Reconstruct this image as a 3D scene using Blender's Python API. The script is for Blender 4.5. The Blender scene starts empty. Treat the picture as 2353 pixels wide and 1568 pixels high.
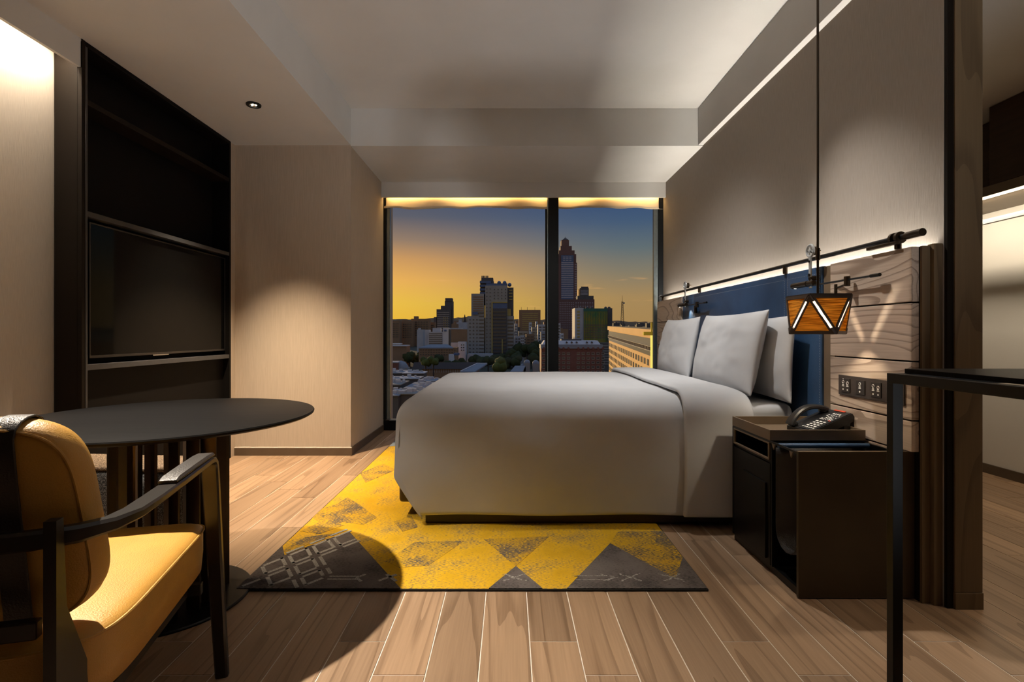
import bpy, bmesh, math, random
from mathutils import Vector, Matrix, noise as mnoise
random.seed(7)
sc = bpy.context.scene
COL = sc.collection
PI = math.pi
F, VX, VY = 1160.0, 1171.0, 768.0          # focal length and vanishing point in photo pixels (2353 x 1568)

# ------------------------------------------------------------------ camera, sky, sun, large lights, exposure
cam_d = bpy.data.cameras.new('camera'); cam = bpy.data.objects.new('camera', cam_d); COL.objects.link(cam)
cam.location = (0, 0, 1.0); cam.rotation_euler = (PI/2, 0, 0)
cam_d.sensor_width = 36; cam_d.sensor_fit = 'HORIZONTAL'; cam_d.lens = F*36/2353
cam_d.shift_x = (1176.5-VX)/2353; cam_d.shift_y = (VY-784)/2353
cam_d.clip_start = .02; cam_d.clip_end = 9000
sc.camera = cam
vs = sc.view_settings
vs.view_transform = 'Standard'; vs.look = 'None'; vs.gamma = 1; vs.use_curve_mapping = False
vs.exposure = 0.0
sc.cycles.max_bounces = 7; sc.cycles.diffuse_bounces = 4; sc.cycles.glossy_bounces = 3
sc.cycles.transmission_bounces = 5; sc.cycles.transparent_max_bounces = 8
sc.cycles.sample_clamp_indirect = 4; sc.cycles.use_denoising = True
sc.cycles.caustics_reflective = False; sc.cycles.caustics_refractive = False

def lin(c):
    return tuple((v/255/12.92 if v/255 <= .04045 else ((v/255+.055)/1.055)**2.4) for v in c)

SUN_AZ = -.54
def build_world():
    w = bpy.data.worlds.new('sunset_sky'); sc.world = w; w.use_nodes = True
    nt = w.node_tree; N = nt.nodes; L = nt.links; N.clear()
    tc = N.new('ShaderNodeTexCoord'); sep = N.new('ShaderNodeSeparateXYZ'); L.new(tc.outputs['Generated'], sep.inputs[0])
    def math_(op, a, b=None, c=None):
        m = N.new('ShaderNodeMath'); m.operation = op
        for i, v in enumerate((a, b, c)):
            if v is None: continue
            if isinstance(v, (int, float)): m.inputs[i].default_value = v
            else: L.new(v, m.inputs[i])
        return m.outputs[0]
    az = math_('ARCTAN2', sep.outputs['X'], sep.outputs['Y'])
    diff = math_('ABSOLUTE', math_('SUBTRACT', az, -.40))
    fac = N.new('ShaderNodeMapRange'); fac.interpolation_type = 'SMOOTHSTEP'
    L.new(diff, fac.inputs[0]); fac.inputs[1].default_value = .08; fac.inputs[2].default_value = .66
    fac.inputs[3].default_value = 1; fac.inputs[4].default_value = 0
    el = math_('ARCSINE', sep.outputs['Z'])
    el2 = math_('MULTIPLY', el, 2.0)
    def ramp(stops):
        r = N.new('ShaderNodeValToRGB'); cr = r.color_ramp
        while len(cr.elements) < len(stops): cr.elements.new(.5)
        for e, (p, c) in zip(cr.elements, stops): e.position = p*2; e.color = (*lin(c), 1)
        L.new(el2, r.inputs[0]); return r.outputs[0]
    base = ramp([(0, (176, 136, 84)), (.07, (176, 140, 92)), (.12, (140, 128, 108)), (.165, (104, 114, 118)), (.215, (74, 94, 122)), (.26, (58, 80, 120)), (.5, (104, 118, 146))])
    glow = ramp([(0, (255, 190, 48)), (.06, (255, 200, 74)), (.105, (255, 186, 92)), (.145, (224, 162, 98)), (.18, (164, 132, 108)), (.225, (104, 100, 108)), (.3, (60, 74, 108)), (.5, (104, 118, 146))])
    mix = N.new('ShaderNodeMix'); mix.data_type = 'RGBA'
    L.new(fac.outputs[0], mix.inputs[0]); L.new(base, mix.inputs[6]); L.new(glow, mix.inputs[7])
    # thin sunset clouds low over the hills
    mp = N.new('ShaderNodeMapping'); L.new(tc.outputs['Generated'], mp.inputs[0]); mp.inputs['Scale'].default_value = (7, 7, 62)
    nz = N.new('ShaderNodeTexNoise'); nz.inputs['Scale'].default_value = 1.3; nz.inputs['Detail'].default_value = 5; L.new(mp.outputs[0], nz.inputs[0])
    cm = N.new('ShaderNodeMapRange'); L.new(nz.outputs[0], cm.inputs[0]); cm.inputs[1].default_value = .63; cm.inputs[2].default_value = .74
    band = N.new('ShaderNodeMapRange'); L.new(math_('ABSOLUTE', math_('SUBTRACT', el, .085)), band.inputs[0])
    band.inputs[1].default_value = .015; band.inputs[2].default_value = .06; band.inputs[3].default_value = .55; band.inputs[4].default_value = 0
    cf = math_('MULTIPLY', cm.outputs[0], band.outputs[0])
    mix2 = N.new('ShaderNodeMix'); mix2.data_type = 'RGBA'; L.new(cf, mix2.inputs[0]); L.new(mix.outputs[2], mix2.inputs[6])
    mix2.inputs[7].default_value = (*lin((250, 182, 112)), 1)
    bg = N.new('ShaderNodeBackground'); L.new(mix2.outputs[2], bg.inputs[0]); bg.inputs[1].default_value = 1.0
    out = N.new('ShaderNodeOutputWorld'); L.new(bg.outputs[0], out.inputs[0])
build_world()

def light(name, kind, loc, energy, color, rot=(0, 0, 0), **kw):
    d = bpy.data.lights.new(name, kind); d.energy = energy; d.color = color
    for k, v in kw.items(): setattr(d, k, v)
    o = bpy.data.objects.new(name, d); COL.objects.link(o); o.location = loc; o.rotation_euler = rot
    return o
def aim(o, target):
    o.rotation_euler = (Vector(target)-o.location).to_track_quat('-Z', 'Y').to_euler()
    return o
WARM2 = (1.0, .78, .54); NEUT = (1.0, .97, .93)
sun_dir = Vector((math.sin(SUN_AZ), math.cos(SUN_AZ), .075)).normalized()
sun = light('sun', 'SUN', (0, 60, 40), 3.6, (1.0, .64, .30), angle=.012)
sun.rotation_euler = sun_dir.to_track_quat('Z', 'Y').to_euler()
# two recessed spots in the lower left ceiling, then an added fill over the bed
SPOTS = [(-1.733, 3.418, 2.551, 760, 70, .95), (-1.733, 1.87, 2.551, 640, 66, .85)]
for (x, y, z, e, ang, bl) in SPOTS:
    o_ = light('downlight_beam', 'SPOT', (x, y, z-.012), e, WARM2 if y > 3 else (1, .88, .73), spot_size=math.radians(ang), spot_blend=bl, shadow_soft_size=.022)
    if y < 2: aim(o_, (-.92, 1.40, 0))
light('added_bed_fill', 'SPOT', (.70, 2.74, 2.845), 190, NEUT, rot=(math.radians(29), 0, 0), spot_size=math.radians(90), spot_blend=1, shadow_soft_size=.05)  # added lamp without a fitting, brightens the duvet top
# strip lights hidden in the coves
light('wall_cove_led', 'AREA', (-2.296, 2.02, 2.49), 16, (1, .84, .66), rot=(0, math.radians(4), 0), shape='RECTANGLE', size=.03, size_y=1.2)
light('headboard_led', 'AREA', (1.578, 3.5, 1.275), 34, (1, .92, .80), rot=(PI, math.radians(6), 0), shape='RECTANGLE', size=.02, size_y=3.2)
light('window_cove_led', 'AREA', (.14, 5.205, 2.435), 6.5, (1, .66, .26), rot=(math.radians(38), 0, 0), shape='RECTANGLE', size=2.8, size_y=.02)
light('wardrobe_led', 'AREA', (3.04, 2.6, 1.842), 16, (1, .84, .62), rot=(0, math.radians(-35), 0), shape='RECTANGLE', size=.03, size_y=2.6)
aim(light('added_ceiling_fill', 'SPOT', (1.5, -1.1, .12), 260, (.97, .98, 1), spot_size=math.radians(64), spot_blend=1, shadow_soft_size=.06), (.2, 2.2, 2.86))  # added unseen fill behind the camera, lifts the ceiling and room
aim(light('added_oak_fill', 'SPOT', (.75, 2.74, 2.845), 150, (1, .94, .86), spot_size=math.radians(45), spot_blend=1, shadow_soft_size=.03), (1.5, 2.15, 1.0))  # added lamp without a fitting, brightens the oak panel and pillows
light('entry_downlight', 'SPOT', (2.45, 1.2, 2.41), 42, WARM2, spot_size=math.radians(100), spot_blend=.8, shadow_soft_size=.04)

# ------------------------------------------------------------------ materials
def mk(name, col, rough=.5, metal=0, col2=None, nscale=8, stretch=(1, 1, 1), bump=0, bscale=None, detail=4, spec=.5, coat=0,
       lo=.35, hi=.65, rnd=0, sheen=0, dist=0):
    m = bpy.data.materials.new(name); m.use_nodes = True
    nt = m.node_tree; N = nt.nodes; L = nt.links; b = N['Principled BSDF']
    b.inputs['Base Color'].default_value = (*col, 1); b.inputs['Roughness'].default_value = rough; b.inputs['Metallic'].default_value = metal
    b.inputs['Specular IOR Level'].default_value = spec
    if coat: b.inputs['Coat Weight'].default_value = coat
    if sheen: b.inputs['Sheen Weight'].default_value = sheen
    tc = N.new('ShaderNodeTexCoord'); mp = N.new('ShaderNodeMapping'); mp.inputs['Scale'].default_value = stretch
    L.new(tc.outputs['Object'], mp.inputs[0])
    src = mp.outputs[0]
    if rnd:
        oi = N.new('ShaderNodeObjectInfo'); sc_ = N.new('ShaderNodeVectorMath'); sc_.operation = 'SCALE'
        cmb = N.new('ShaderNodeCombineXYZ')
        for i in range(3): L.new(oi.outputs['Random'], cmb.inputs[i])
        L.new(cmb.outputs[0], sc_.inputs[0]); sc_.inputs['Scale'].default_value = 57.0
        ad = N.new('ShaderNodeVectorMath'); ad.operation = 'ADD'; L.new(mp.outputs[0], ad.inputs[0]); L.new(sc_.outputs[0], ad.inputs[1]); src = ad.outputs[0]
    nz = N.new('ShaderNodeTexNoise'); nz.inputs['Scale'].default_value = nscale; nz.inputs['Detail'].default_value = detail
    nz.inputs['Distortion'].default_value = dist
    L.new(src, nz.inputs[0])
    colout = None
    c2 = col2 if col2 else tuple(v*.88 for v in col)
    rp = N.new('ShaderNodeMapRange'); L.new(nz.outputs[0], rp.inputs[0]); rp.inputs[1].default_value = lo; rp.inputs[2].default_value = hi
    mx = N.new('ShaderNodeMix'); mx.data_type = 'RGBA'; L.new(rp.outputs[0], mx.inputs[0]); mx.inputs[6].default_value = (*col, 1); mx.inputs[7].default_value = (*c2, 1)
    colout = mx.outputs[2]
    if rnd:
        hs = N.new('ShaderNodeHueSaturation'); vr = N.new('ShaderNodeMapRange'); L.new(oi.outputs['Random'], vr.inputs[0])
        vr.inputs[3].default_value = 1-rnd; vr.inputs[4].default_value = 1+rnd; L.new(vr.outputs[0], hs.inputs['Value']); L.new(colout, hs.inputs['Color']); colout = hs.outputs[0]
    L.new(colout, b.inputs['Base Color'])
    if bump:
        bp = N.new('ShaderNodeBump'); bp.inputs['Strength'].default_value = bump; bp.inputs['Distance'].default_value = .004
        if bscale:
            n2 = N.new('ShaderNodeTexNoise'); n2.inputs['Scale'].default_value = bscale; n2.inputs['Detail'].default_value = 3; L.new(src, n2.inputs[0]); L.new(n2.outputs[0], bp.inputs['Height'])
        else: L.new(nz.outputs[0], bp.inputs['Height'])
        L.new(bp.outputs[0], b.inputs['Normal'])
    return m

def wood(name, light_c, dark_c, axis='Y', ring=9.0, rough=.45, rnd=.12, dark_line=.5, bump=.15, sc_=1.0, across=5.2, along_s=.75):
    """figured timber: stretched noise contour lines (cathedral grain) plus fine pores"""
    m = bpy.data.materials.new(name); m.use_nodes = True
    nt = m.node_tree; N = nt.nodes; L = nt.links; b = N['Principled BSDF']; b.inputs['Roughness'].default_value = rough
    tc = N.new('ShaderNodeTexCoord'); oi = N.new('ShaderNodeObjectInfo')
    cmb = N.new('ShaderNodeCombineXYZ')
    for i in range(3): L.new(oi.outputs['Random'], cmb.inputs[i])
    s0 = N.new('ShaderNodeVectorMath'); s0.operation = 'SCALE'; L.new(cmb.outputs[0], s0.inputs[0]); s0.inputs['Scale'].default_value = 41.0
    ad = N.new('ShaderNodeVectorMath'); ad.operation = 'ADD'; L.new(tc.outputs['Object'], ad.inputs[0]); L.new(s0.outputs[0], ad.inputs[1])
    along = {'X': 0, 'Y': 1, 'Z': 2}[axis]
    st = [across*sc_]*3; st[along] = along_s*sc_
    fn = [150]*3; fn[along] = 4
    mp = N.new('ShaderNodeMapping'); mp.inputs['Scale'].default_value = st; L.new(ad.outputs[0], mp.inputs[0])
    mf = N.new('ShaderNodeMapping'); mf.inputs['Scale'].default_value = fn; L.new(ad.outputs[0], mf.inputs[0])
    nz = N.new('ShaderNodeTexNoise'); nz.inputs['Scale'].default_value = 1.0; nz.inputs['Detail'].default_value = 1.5; nz.inputs['Roughness'].default_value = .4; L.new(mp.outputs[0], nz.inputs[0])
    mu = N.new('ShaderNodeMath'); mu.operation = 'MULTIPLY'; L.new(nz.outputs[0], mu.inputs[0]); mu.inputs[1].default_value = ring
    fr = N.new('ShaderNodeMath'); fr.operation = 'FRACT'; L.new(mu.outputs[0], fr.inputs[0])
    rp = N.new('ShaderNodeValToRGB'); cr = rp.color_ramp; cr.elements[0].position = 0; cr.elements[0].color = (0, 0, 0, 1); cr.elements[1].position = 1; cr.elements[1].color = (dark_line,)*3+(1,)
    e = cr.elements.new(.7); e.color = (.15*dark_line,)*3+(1,); e = cr.elements.new(.9); e.color = (1*dark_line,)*3+(1,); 
    L.new(fr.outputs[0], rp.inputs[0])
    fz = N.new('ShaderNodeTexNoise'); fz.inputs['Scale'].default_value = 1.0; fz.inputs['Detail'].default_value = 3; L.new(mf.outputs[0], fz.inputs[0])
    bn = N.new('ShaderNodeTexNoise'); bn.inputs['Scale'].default_value = .55; bn.inputs['Detail'].default_value = 2; L.new(mp.outputs[0], bn.inputs[0])
    a1 = N.new('ShaderNodeMath'); a1.operation = 'MULTIPLY_ADD'; L.new(fz.outputs[0], a1.inputs[0]); a1.inputs[1].default_value = .55; L.new(rp.outputs[0], a1.inputs[2])
    a2 = N.new('ShaderNodeMath'); a2.operation = 'MULTIPLY_ADD'; L.new(bn.outputs[0], a2.inputs[0]); a2.inputs[1].default_value = .9; L.new(a1.outputs[0], a2.inputs[2])
    a3 = N.new('ShaderNodeMath'); a3.operation = 'SUBTRACT'; a3.use_clamp = True; L.new(a2.outputs[0], a3.inputs[0]); a3.inputs[1].default_value = .45
    mx = N.new('ShaderNodeMix'); mx.data_type = 'RGBA'; L.new(a3.outputs[0], mx.inputs[0]); mx.inputs[6].default_value = (*light_c, 1); mx.inputs[7].default_value = (*dark_c, 1)
    hs = N.new('ShaderNodeHueSaturation'); vr = N.new('ShaderNodeMapRange'); L.new(oi.outputs['Random'], vr.inputs[0]); vr.inputs[3].default_value = 1-rnd; vr.inputs[4].default_value = 1+rnd
    L.new(vr.outputs[0], hs.inputs['Value']); L.new(mx.outputs[2], hs.inputs['Color']); L.new(hs.outputs[0], b.inputs['Base Color'])
    bp = N.new('ShaderNodeBump'); bp.inputs['Strength'].default_value = bump; bp.inputs['Distance'].default_value = .002; bp.invert = True
    L.new(a3.outputs[0], bp.inputs['Height']); L.new(bp.outputs[0], b.inputs['Normal'])
    return m

def emit(name, col, strength):
    m = bpy.data.materials.new(name); m.use_nodes = True; nt = m.node_tree; nt.nodes.clear()
    e = nt.nodes.new('ShaderNodeEmission'); e.inputs[0].default_value = (*col, 1); e.inputs[1].default_value = strength
    o = nt.nodes.new('ShaderNodeOutputMaterial'); nt.links.new(e.outputs[0], o.inputs[0]); return m

def glass_mat(name, tint=(.93, .96, .96), refl=.06):
    m = bpy.data.materials.new(name); m.use_nodes = True; nt = m.node_tree; N = nt.nodes; L = nt.links; N.clear()
    t = N.new('ShaderNodeBsdfTransparent'); t.inputs[0].default_value = (*tint, 1)
    g = N.new('ShaderNodeBsdfGlossy'); g.inputs['Roughness'].default_value = .01
    lw = N.new('ShaderNodeLayerWeight'); lw.inputs[0].default_value = .25
    mr = N.new('ShaderNodeMath'); mr.operation = 'MULTIPLY'; L.new(lw.outputs['Fresnel'], mr.inputs[0]); mr.inputs[1].default_value = refl*4
    x = N.new('ShaderNodeMixShader'); L.new(mr.outputs[0], x.inputs[0]); L.new(t.outputs[0], x.inputs[1]); L.new(g.outputs[0], x.inputs[2])
    o = N.new('ShaderNodeOutputMaterial'); L.new(x.outputs[0], o.inputs[0]); return m

def veneer_mat():
    m = bpy.data.materials.new('translucent_veneer'); m.use_nodes = True; nt = m.node_tree; N = nt.nodes; L = nt.links; N.clear()
    tc = N.new('ShaderNodeTexCoord'); mp = N.new('ShaderNodeMapping'); mp.inputs['Scale'].default_value = (9, 9, 210); L.new(tc.outputs['Object'], mp.inputs[0])
    nz = N.new('ShaderNodeTexNoise'); nz.inputs['Scale'].default_value = 1.0; nz.inputs['Detail'].default_value = 4; L.new(mp.outputs[0], nz.inputs[0])
    rp = N.new('ShaderNodeValToRGB'); rp.color_ramp.elements[0].position = .38; rp.color_ramp.elements[0].color = (.20, .085, .012, 1)
    rp.color_ramp.elements[1].position = .58; rp.color_ramp.elements[1].color = (.80, .47, .09, 1); L.new(nz.outputs[0], rp.inputs[0])
    d = N.new('ShaderNodeBsdfDiffuse'); L.new(rp.outputs[0], d.inputs[0]); t = N.new('ShaderNodeBsdfTranslucent'); L.new(rp.outputs[0], t.inputs[0])
    x = N.new('ShaderNodeMixShader'); x.inputs[0].default_value = .62; L.new(d.outputs[0], x.inputs[1]); L.new(t.outputs[0], x.inputs[2])
    o = N.new('ShaderNodeOutputMaterial'); L.new(x.outputs[0], o.inputs[0]); return m

def speckle_mat(name, c1, c2, dens=.5, sx=70, sy=420):
    """tufted pile where two yarn colours break into each other along the weft"""
    m = bpy.data.materials.new(name); m.use_nodes = True; nt = m.node_tree; N = nt.nodes; L = nt.links; b = N['Principled BSDF']
    b.inputs['Roughness'].default_value = .95; b.inputs['Specular IOR Level'].default_value = .1
    tc = N.new('ShaderNodeTexCoord'); mp = N.new('ShaderNodeMapping'); mp.inputs['Scale'].default_value = (sx, sy, 1); L.new(tc.outputs['Object'], mp.inputs[0])
    nz = N.new('ShaderNodeTexNoise'); nz.inputs['Scale'].default_value = 1; nz.inputs['Detail'].default_value = 2; L.new(mp.outputs[0], nz.inputs[0])
    big = N.new('ShaderNodeTexNoise'); big.inputs['Scale'].default_value = 7; big.inputs['Detail'].default_value = 3; L.new(tc.outputs['Object'], big.inputs[0])
    ad = N.new('ShaderNodeMath'); ad.operation = 'MULTIPLY_ADD'; L.new(big.outputs[0], ad.inputs[0]); ad.inputs[1].default_value = .55; L.new(nz.outputs[0], ad.inputs[2])
    gt = N.new('ShaderNodeMapRange'); L.new(ad.outputs[0], gt.inputs[0]); gt.inputs[1].default_value = 1.0-dens*.45; gt.inputs[2].default_value = 1.03-dens*.45
    mx = N.new('ShaderNodeMix'); mx.data_type = 'RGBA'; L.new(gt.outputs[0], mx.inputs[0]); mx.inputs[6].default_value = (*c1, 1); mx.inputs[7].default_value = (*c2, 1)
    tone = N.new('ShaderNodeMapRange'); L.new(big.outputs[0], tone.inputs[0]); tone.inputs[1].default_value = .3; tone.inputs[2].default_value = .7; tone.inputs[3].default_value = .82; tone.inputs[4].default_value = 1.12
    hs = N.new('ShaderNodeHueSaturation'); L.new(tone.outputs[0], hs.inputs['Value']); L.new(mx.outputs[2], hs.inputs['Color']); L.new(hs.outputs[0], b.inputs['Base Color'])
    bp = N.new('ShaderNodeBump'); bp.inputs['Strength'].default_value = .35; bp.inputs['Distance'].default_value = .003; L.new(nz.outputs[0], bp.inputs['Height']); L.new(bp.outputs[0], b.inputs['Normal'])
    return m

def tweed_mat(name, c1, c2, s=330):
    m = bpy.data.materials.new(name); m.use_nodes = True; nt = m.node_tree; N = nt.nodes; L = nt.links; b = N['Principled BSDF']; b.inputs['Roughness'].default_value = .9
    tc = N.new('ShaderNodeTexCoord'); v = N.new('ShaderNodeTexVoronoi'); v.inputs['Scale'].default_value = s; L.new(tc.outputs['Object'], v.inputs[0])
    rp = N.new('ShaderNodeSeparateColor'); L.new(v.outputs['Color'], rp.inputs[0])
    mr = N.new('ShaderNodeMapRange'); L.new(rp.outputs[0], mr.inputs[0]); mr.inputs[1].default_value = .45; mr.inputs[2].default_value = .75
    mx = N.new('ShaderNodeMix'); mx.data_type = 'RGBA'; L.new(mr.outputs[0], mx.inputs[0]); mx.inputs[6].default_value = (*c1, 1); mx.inputs[7].default_value = (*c2, 1); L.new(mx.outputs[2], b.inputs['Base Color'])
    bp = N.new('ShaderNodeBump'); bp.inputs['Strength'].default_value = .5; bp.inputs['Distance'].default_value = .002; L.new(v.outputs['Distance'], bp.inputs['Height']); L.new(bp.outputs[0], b.inputs['Normal'])
    return m

M = {}
M['plaster'] = mk('plaster', (.72, .70, .665), .85, col2=(.69, .67, .635), nscale=3, bump=.05, bscale=90)
M['wallpaper'] = mk('wallpaper', (.36, .315, .275), .8, col2=(.27, .235, .20), nscale=1, stretch=(420, 420, 16), detail=4, bump=.2, lo=.2, hi=.8)
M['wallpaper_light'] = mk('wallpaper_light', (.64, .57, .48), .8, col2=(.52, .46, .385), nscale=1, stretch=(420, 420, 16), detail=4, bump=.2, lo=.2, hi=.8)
M['pillar'] = mk('pillar_wallcovering', (.48, .40, .315), .8, col2=(.44, .365, .285), nscale=1, stretch=(160, 160, 8), bump=.12)
M['baseboard'] = mk('brown_skirting', (.10, .068, .042), .5, col2=(.085, .056, .034), nscale=10)
M['grout'] = mk('pale_grout', (.80, .73, .64), .8, nscale=40)
M['plank'] = wood('walnut_plank', (.40, .265, .165), (.15, .088, .048), 'Y', ring=8, rough=.40, rnd=.20, dark_line=.42, bump=.08, across=8.0, along_s=.42)
M['oak'] = wood('brushed_oak', (.62, .50, .40), (.26, .19, .145), 'Y', ring=22, rough=.5, rnd=.04, dark_line=.66, bump=.2, sc_=.8)
M['oak_post'] = wood('oak_post', (.15, .10, .052), (.07, .044, .022), 'Z', ring=8, rough=.5, rnd=.05, dark_line=.5)
M['dark_cab'] = mk('black_brown_lacquer', (.0045, .0038, .0034), .6, spec=.10, col2=(.004, .0033, .003), nscale=6, stretch=(1, 1, 20))
M['cab_edge'] = mk('grey_black_edge', (.035, .036, .04), .4, nscale=20)
M['cab_side'] = mk('dark_brown_side', (.009, .0062, .004), .55, spec=.12, nscale=8)
M['black_metal'] = mk('black_metal', (.010, .010, .010), .35, .6, nscale=30, bump=.02)
M['black_frame'] = mk('black_window_frame', (.005, .006, .007), .45, 0, nscale=30, spec=.2)
M['alu'] = mk('grey_aluminium', (.30, .36, .38), .3, .8, nscale=30)
M['rail'] = mk('gunmetal', (.045, .045, .048), .28, .85, nscale=40)
M['steel'] = mk('polished_steel', (.55, .57, .58), .35, .5, nscale=40)
M['bronze'] = mk('dark_bronze', (.060, .042, .028), .35, .8, nscale=30)
M['bronze_panel'] = mk('bronze_lacquer_panel', (.060, .042, .022), .42, .25, col2=(.048, .034, .018), nscale=5, bump=.05, bscale=60)
M['tray'] = mk('taupe_lacquer', (.20, .145, .095), .4, .2, nscale=8)
M['blue_leather'] = mk('navy_leather', (.028, .075, .17), .45, col2=(.022, .060, .14), nscale=7, bump=.25, bscale=260)
M['stitch'] = mk('pale_thread', (.30, .33, .38), .8)
M['yellow_leather'] = mk('mustard_leather', (.56, .30, .055), .42, col2=(.50, .26, .045), nscale=9, bump=.30, bscale=330)
M['black_leather'] = mk('black_leather', (.022, .017, .014), .42, nscale=12, bump=.35, bscale=280)
M['black_wood'] = mk('black_stained_wood', (.014, .010, .008), .30, col2=(.012, .009, .007), nscale=4, stretch=(20, 2, 20))
M['tabletop'] = mk('black_stained_oak_top', (.008, .0075, .0075), .42, spec=.06, col2=(.010, .0095, .0095), nscale=2, stretch=(3, 60, 1), bump=.12)
M['linen'] = mk('white_cotton', (.60, .605, .62), .8, col2=(.575, .58, .595), nscale=6, bump=.06, bscale=35, sheen=.1)
M['bed_brown'] = mk('brown_bed_leather', (.030, .016, .008), .4, nscale=10, bump=.1, bscale=200)
M['tv_black'] = mk('tv_gloss_black', (.003, .003, .003), .06, nscale=20, spec=.12)
M['tv_bezel'] = mk('tv_bezel_metal', (.055, .05, .048), .3, .8, nscale=20)
M['chrome'] = mk('chrome', (.7, .7, .7), .12, 1.0, nscale=20)
M['plastic'] = mk('black_plastic', (.014, .014, .015), .35, nscale=30)
M['plate'] = mk('brown_switch_plate', (.055, .042, .036), .4, .3, nscale=30)
M['module'] = mk('dark_switch', (.022, .016, .013), .4, nscale=30)
M['print'] = mk('white_print', (.75, .73, .70), .6)
M['red'] = mk('red_plastic', (.55, .06, .02), .4)
M['blind'] = mk('cream_blind_cloth', (.72, .60, .42), .85, col2=(.66, .54, .37), nscale=4, bump=.1, bscale=300)
M['glass'] = glass_mat('window_glass')
M['veneer'] = veneer_mat()
def diffuser():
    m = bpy.data.materials.new('frosted_diffuser'); m.use_nodes = True; nt = m.node_tree; N = nt.nodes; N.clear()
    a = N.new('ShaderNodeBsdfTransparent'); t = N.new('ShaderNodeBsdfTranslucent'); t.inputs[0].default_value = (.9, .85, .78, 1)
    x = N.new('ShaderNodeMixShader'); x.inputs[0].default_value = .3; o = N.new('ShaderNodeOutputMaterial')
    nt.links.new(a.outputs[0], x.inputs[1]); nt.links.new(t.outputs[0], x.inputs[2]); nt.links.new(x.outputs[0], o.inputs[0]); return m
M['diffuser'] = diffuser()
M['shade_frame'] = mk('dark_walnut_frame', (.035, .020, .012), .5, nscale=20)
M['tweed_grey'] = tweed_mat('grey_tweed', (.022, .023, .025), (.20, .20, .20))
M['tweed_brown'] = tweed_mat('brown_tweed', (.10, .065, .04), (.40, .30, .21))
M['rug_yellow'] = speckle_mat('mustard_pile', (.66, .385, .018), (.20, .15, .07), .36)
M['rug_speckle'] = speckle_mat('mustard_charcoal_pile', (.64, .375, .02), (.10, .085, .07), .55)
M['rug_pale'] = speckle_mat('pale_mustard_pile', (.66, .42, .06), (.55, .40, .16), .3)
M['rug_char'] = speckle_mat('charcoal_pile', (.062, .054, .054), (.13, .112, .105), .7)
M['rug_grey'] = speckle_mat('grey_pile', (.42, .40, .37), (.16, .15, .14), .35, 260, 260)
M['rug_blue'] = speckle_mat('blue_grey_pile', (.16, .20, .24), (.30, .33, .35), .5)
M['rug_edge'] = mk('black_binding', (.012, .010, .009), .9, nscale=200, bump=.4)
M['wardrobe'] = mk('dark_walnut_wardrobe', (.055, .030, .015), .5, col2=(.04, .021, .011), nscale=3, stretch=(12, 1, 12))
M['wardrobe_shelf'] = mk('taupe_shelf', (.20, .15, .10), .5, nscale=6)
M['led'] = emit('led_strip', (1.0, .80, .52), 3.2)
M['bulb'] = emit('warm_bulb', (1.0, .84, .62), 620)
M['lamp_glow'] = emit('reading_lamp_lens', (1.0, .86, .66), 14)

# ------------------------------------------------------------------ mesh helpers
def box(bm, x0, x1, y0, y1, z0, z1, bev=0, seg=2):
    vs_ = [bm.verts.new(p) for p in ((x0, y0, z0), (x1, y0, z0), (x1, y1, z0), (x0, y1, z0), (x0, y0, z1), (x1, y0, z1), (x1, y1, z1), (x0, y1, z1))]
    fs = [bm.faces.new([vs_[i] for i in q]) for q in ((0, 3, 2, 1), (4, 5, 6, 7), (0, 1, 5, 4), (1, 2, 6, 5), (2, 3, 7, 6), (3, 0, 4, 7))]
    if bev > 0:
        es = list({e for f in fs for e in f.edges})
        bmesh.ops.bevel(bm, geom=es, offset=bev, segments=seg, affect='EDGES', profile=.5)
    return bm
def Box(x0, x1, y0, y1, z0, z1, bev=0, seg=2):
    return box(bmesh.new(), x0, x1, y0, y1, z0, z1, bev, seg)
def prism(bm, pts, d):
    """closed polygon pts (3-D) extruded by vector d"""
    a = [bm.verts.new(p) for p in pts]; b = [bm.verts.new(Vector(p)+Vector(d)) for p in pts]
    n = len(pts)
    bm.faces.new(a[::-1]); bm.faces.new(b)
    for i in range(n): bm.faces.new((a[i], a[(i+1) % n], b[(i+1) % n], b[i]))
    return bm
def frame_dirs(pts, i):
    p = Vector(pts[i])
    a = Vector(pts[max(i-1, 0)]); b = Vector(pts[min(i+1, len(pts)-1)])
    return (b-a).normalized()
def tube(bm, pts, r, n=10, caps=True):
    rings = []
    up = Vector((0, 0, 1))
    t0 = frame_dirs(pts, 0)
    if abs(t0.dot(up)) > .9: up = Vector((0, 1, 0))
    for i, p in enumerate(pts):
        t = frame_dirs(pts, i); s = t.cross(up)
        if s.length < 1e-4: s = Vector((1, 0, 0))
        s.normalize(); u = s.cross(t).normalized(); up = u
        rr = r[i] if isinstance(r, (list, tuple)) else r
        rings.append([bm.verts.new(Vector(p)+s*math.cos(2*PI*k/n)*rr+u*math.sin(2*PI*k/n)*rr) for k in range(n)])
    for a, b in zip(rings, rings[1:]):
        for k in range(n): bm.faces.new((a[k], a[(k+1) % n], b[(k+1) % n], b[k]))
    if caps: bm.faces.new(rings[0][::-1]); bm.faces.new(rings[-1])
    return bm
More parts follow.
